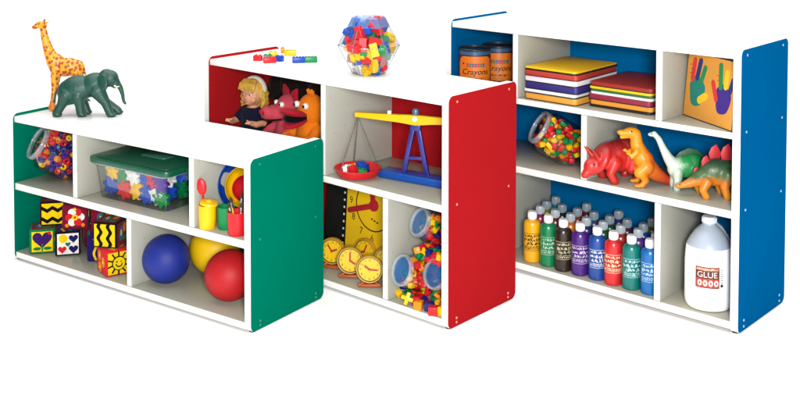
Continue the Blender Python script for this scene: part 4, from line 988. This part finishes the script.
for i, c in enumerate(row2):
    bottle(f'{c} paint bottle in the second row behind the {front[i][0]} bottle', (.352+.0685*i, .128+.004*math.cos(i), B3), c, hx2[c], '#d8d4c8', 20+i, 'second row of paint bottles', CAPG, turn=R.uniform(-.3, .3))
row3 = ['olive', 'black', 'rust', 'slate blue', 'forest green', 'plum', 'cobalt blue', 'brown']
hx3 = dict(zip(row3, ['#8a8220', '#17161a', '#8c3a1a', '#35507c', '#1c4a2a', '#4c1c44', '#15409a', '#4a2c1a']))
for i, c in enumerate(row3):
    bottle(f'{c} paint bottle with grey cap in the third row behind the {row2[i]} one', (.336+.0685*i, .202+.004*math.sin(i*3), B3), c, hx3[c], '#c9c4b4', 40+i, 'third row of paint bottles', CAPD, turn=R.uniform(-.3, .3))
row4 = ['turquoise', 'wine red', 'indigo', 'moss green']
for i, c in enumerate(row4):
    bottle(f'{c} paint bottle with grey cap in the back row behind the {row3[i*2]} one', (.330+.137*i, .276, B3), c, dict(zip(row4, ['#127884', '#5a1226', '#2a2a74', '#4c5a24']))[c], '#c9c4b4', 60+i, 'back row of paint bottles', CAPD)

t = thing('glue_jug', 'large white glue jug with red and black label and translucent shoulder', 'jug', 'b', (1.045, .092, B3), absrot=0)
r = .0775
JW = mat('milky_white_jug', '#fbfaf7', .38, .015, 8, spec=.3, gain=1.27); JT = mat('bluish_translucent_shoulder', '#b4c0cf', .3, .04, 8, sss=.2)
MB().lathe([(r*.80, 0), (r*.93, .004), (r*.985, .014), (r, .028), (r, .150), (r*.985, .168), (r*.965, .190), (r*.93, .206), (r*.80, .226), (r*.60, .250), (r*.42, .264), (r*.28, .274), (r*.26, .284)], 52, mis=[0]*7+[1]*5).build('jug_body', [JW, JT], t)
cb = MB().lathe([(r*.29, .279), (r*.31, .281), (r*.30, .296), (r*.27, .300), (0, .300)], 36)
for k in range(36): w = 2*PI*k/36; cb.box((r*.305*math.cos(w), r*.305*math.sin(w), .288), (.0012, .0012, .014))
cb.build('cap', mat('pale_blue_cap', '#dfe6ee', .35), t)
hb = MB(); hb.tube([(.074, .02, .19), (.064, .026, .222), (.040, .018, .256), (.024, .008, .270)], [.010, .011, .0105, .009], 14); hb.build('handle', JT, t)
l = MB(); g = wrapT(r, 0, math.radians(-108)); v0, v1 = .082, .152
wrap_rect(l, -.042, v0, .036, v1, g, 0); wrap_rect(l, -.040, v0+.002, .034, v0+.032, g, 1, .0009); wrap_rect(l, -.040, v0+.034, .034, v1-.016, g, 2, .0009); wrap_rect(l, -.040, v1-.013, .034, v1-.002, g, 3, .0009)
wrap_text(l, 'GLUE', .027, -.003, v0+.044, g, 4, .0016, 0, 1.0)
rnd = random.Random(3)
for k in range(4): 
    u = -.034+.0175*k; wrap_poly(l, [(u+.007+.0072*math.cos(2*PI*j/12), v0+.017+.0105*math.sin(2*PI*j/12)) for j in range(12)], g, 4, .0014); wrap_poly(l, [(u+.007+.003*math.cos(2*PI*j/8), v0+.017+.0045*math.sin(2*PI*j/8)) for j in range(8)], g, 1, .0019)
scribble(l, -.036, v1-.011, .030, v1-.004, g, 4, 1, rnd, .0016)
for k in range(7): wrap_rect(l, .040, v0+.018+.007*k, .046+.004*rnd.random(), v0+.0215+.007*k, g, 5, .0009)
wrap_poly(l, [(.0445+.005*math.cos(2*PI*j/14), v0+.009+.0055*math.sin(2*PI*j/14)) for j in range(14)], g, 6, .001)
l.build('label', [mat('label_dark', '#2a1612', .5), mat('label_red', '#c03224', .5), mat('label_brown', '#6b241c', .5), mat('label_orange', '#d0602e', .5), mat('label_white', '#f6efe6', .5), mat('label_grey', '#9fb3ab', .5), mat('label_navy', '#26304a', .5)], t)

# ------------------------------------------------------------------ light: key softbox, added overhead fill, white surround
w = bpy.data.worlds.new('World'); sc.world = w; w.use_nodes = True
bg = w.node_tree.nodes['Background']; bg.inputs[0].default_value = (1, .995, .985, 1); bg.inputs[1].default_value = .20
def area(name, loc, target, size, power, col=(1, 1, 1), sy=None):
    l = bpy.data.lights.new(name, 'AREA'); l.energy = power; l.color = col; l.shape = 'RECTANGLE'; l.size = size; l.size_y = sy or size
    o = bpy.data.objects.new(name, l); COL.objects.link(o); o.location = loc
    o.rotation_euler = (V(target)-V(loc)).to_track_quat('-Z', 'Y').to_euler(); return o
area('key_softbox', (.16, -.6, 1.62), (0, 4, .4), .7, 228, (1, .985, .96))
area('overhead_fill', (0, 4.3, 4.4), (0, 4.3, 0), 6.5, 345, (1, 1, 1), 6.5)  # unseen area light added to whiten the floor and cabinet tops
# ------------------------------------------------------------------ camera
cd = bpy.data.cameras.new('camera'); cam = bpy.data.objects.new('camera', cd); COL.objects.link(cam); sc.camera = cam
cd.sensor_fit = 'HORIZONTAL'; cd.sensor_width = 36; cd.lens = 1100.3/800*36
cd.shift_x = (400-370.5)/800; cd.shift_y = (-75.2-208.5)/800
cam.location = (0, 0, 1.463); cam.rotation_euler = (PI/2-math.radians(2.38), 0, 0); cd.clip_end = 100; cd.clip_start = .05
# ------------------------------------------------------------------ render settings
sc.view_settings.view_transform = 'Standard'; sc.view_settings.look = 'None'; sc.view_settings.exposure = .3; sc.view_settings.gamma = 1
sc.render.engine = 'CYCLES'; cy = sc.cycles; cy.use_denoising = True; cy.max_bounces = 8; cy.transparent_max_bounces = 16; cy.caustics_reflective = False; cy.caustics_refractive = False
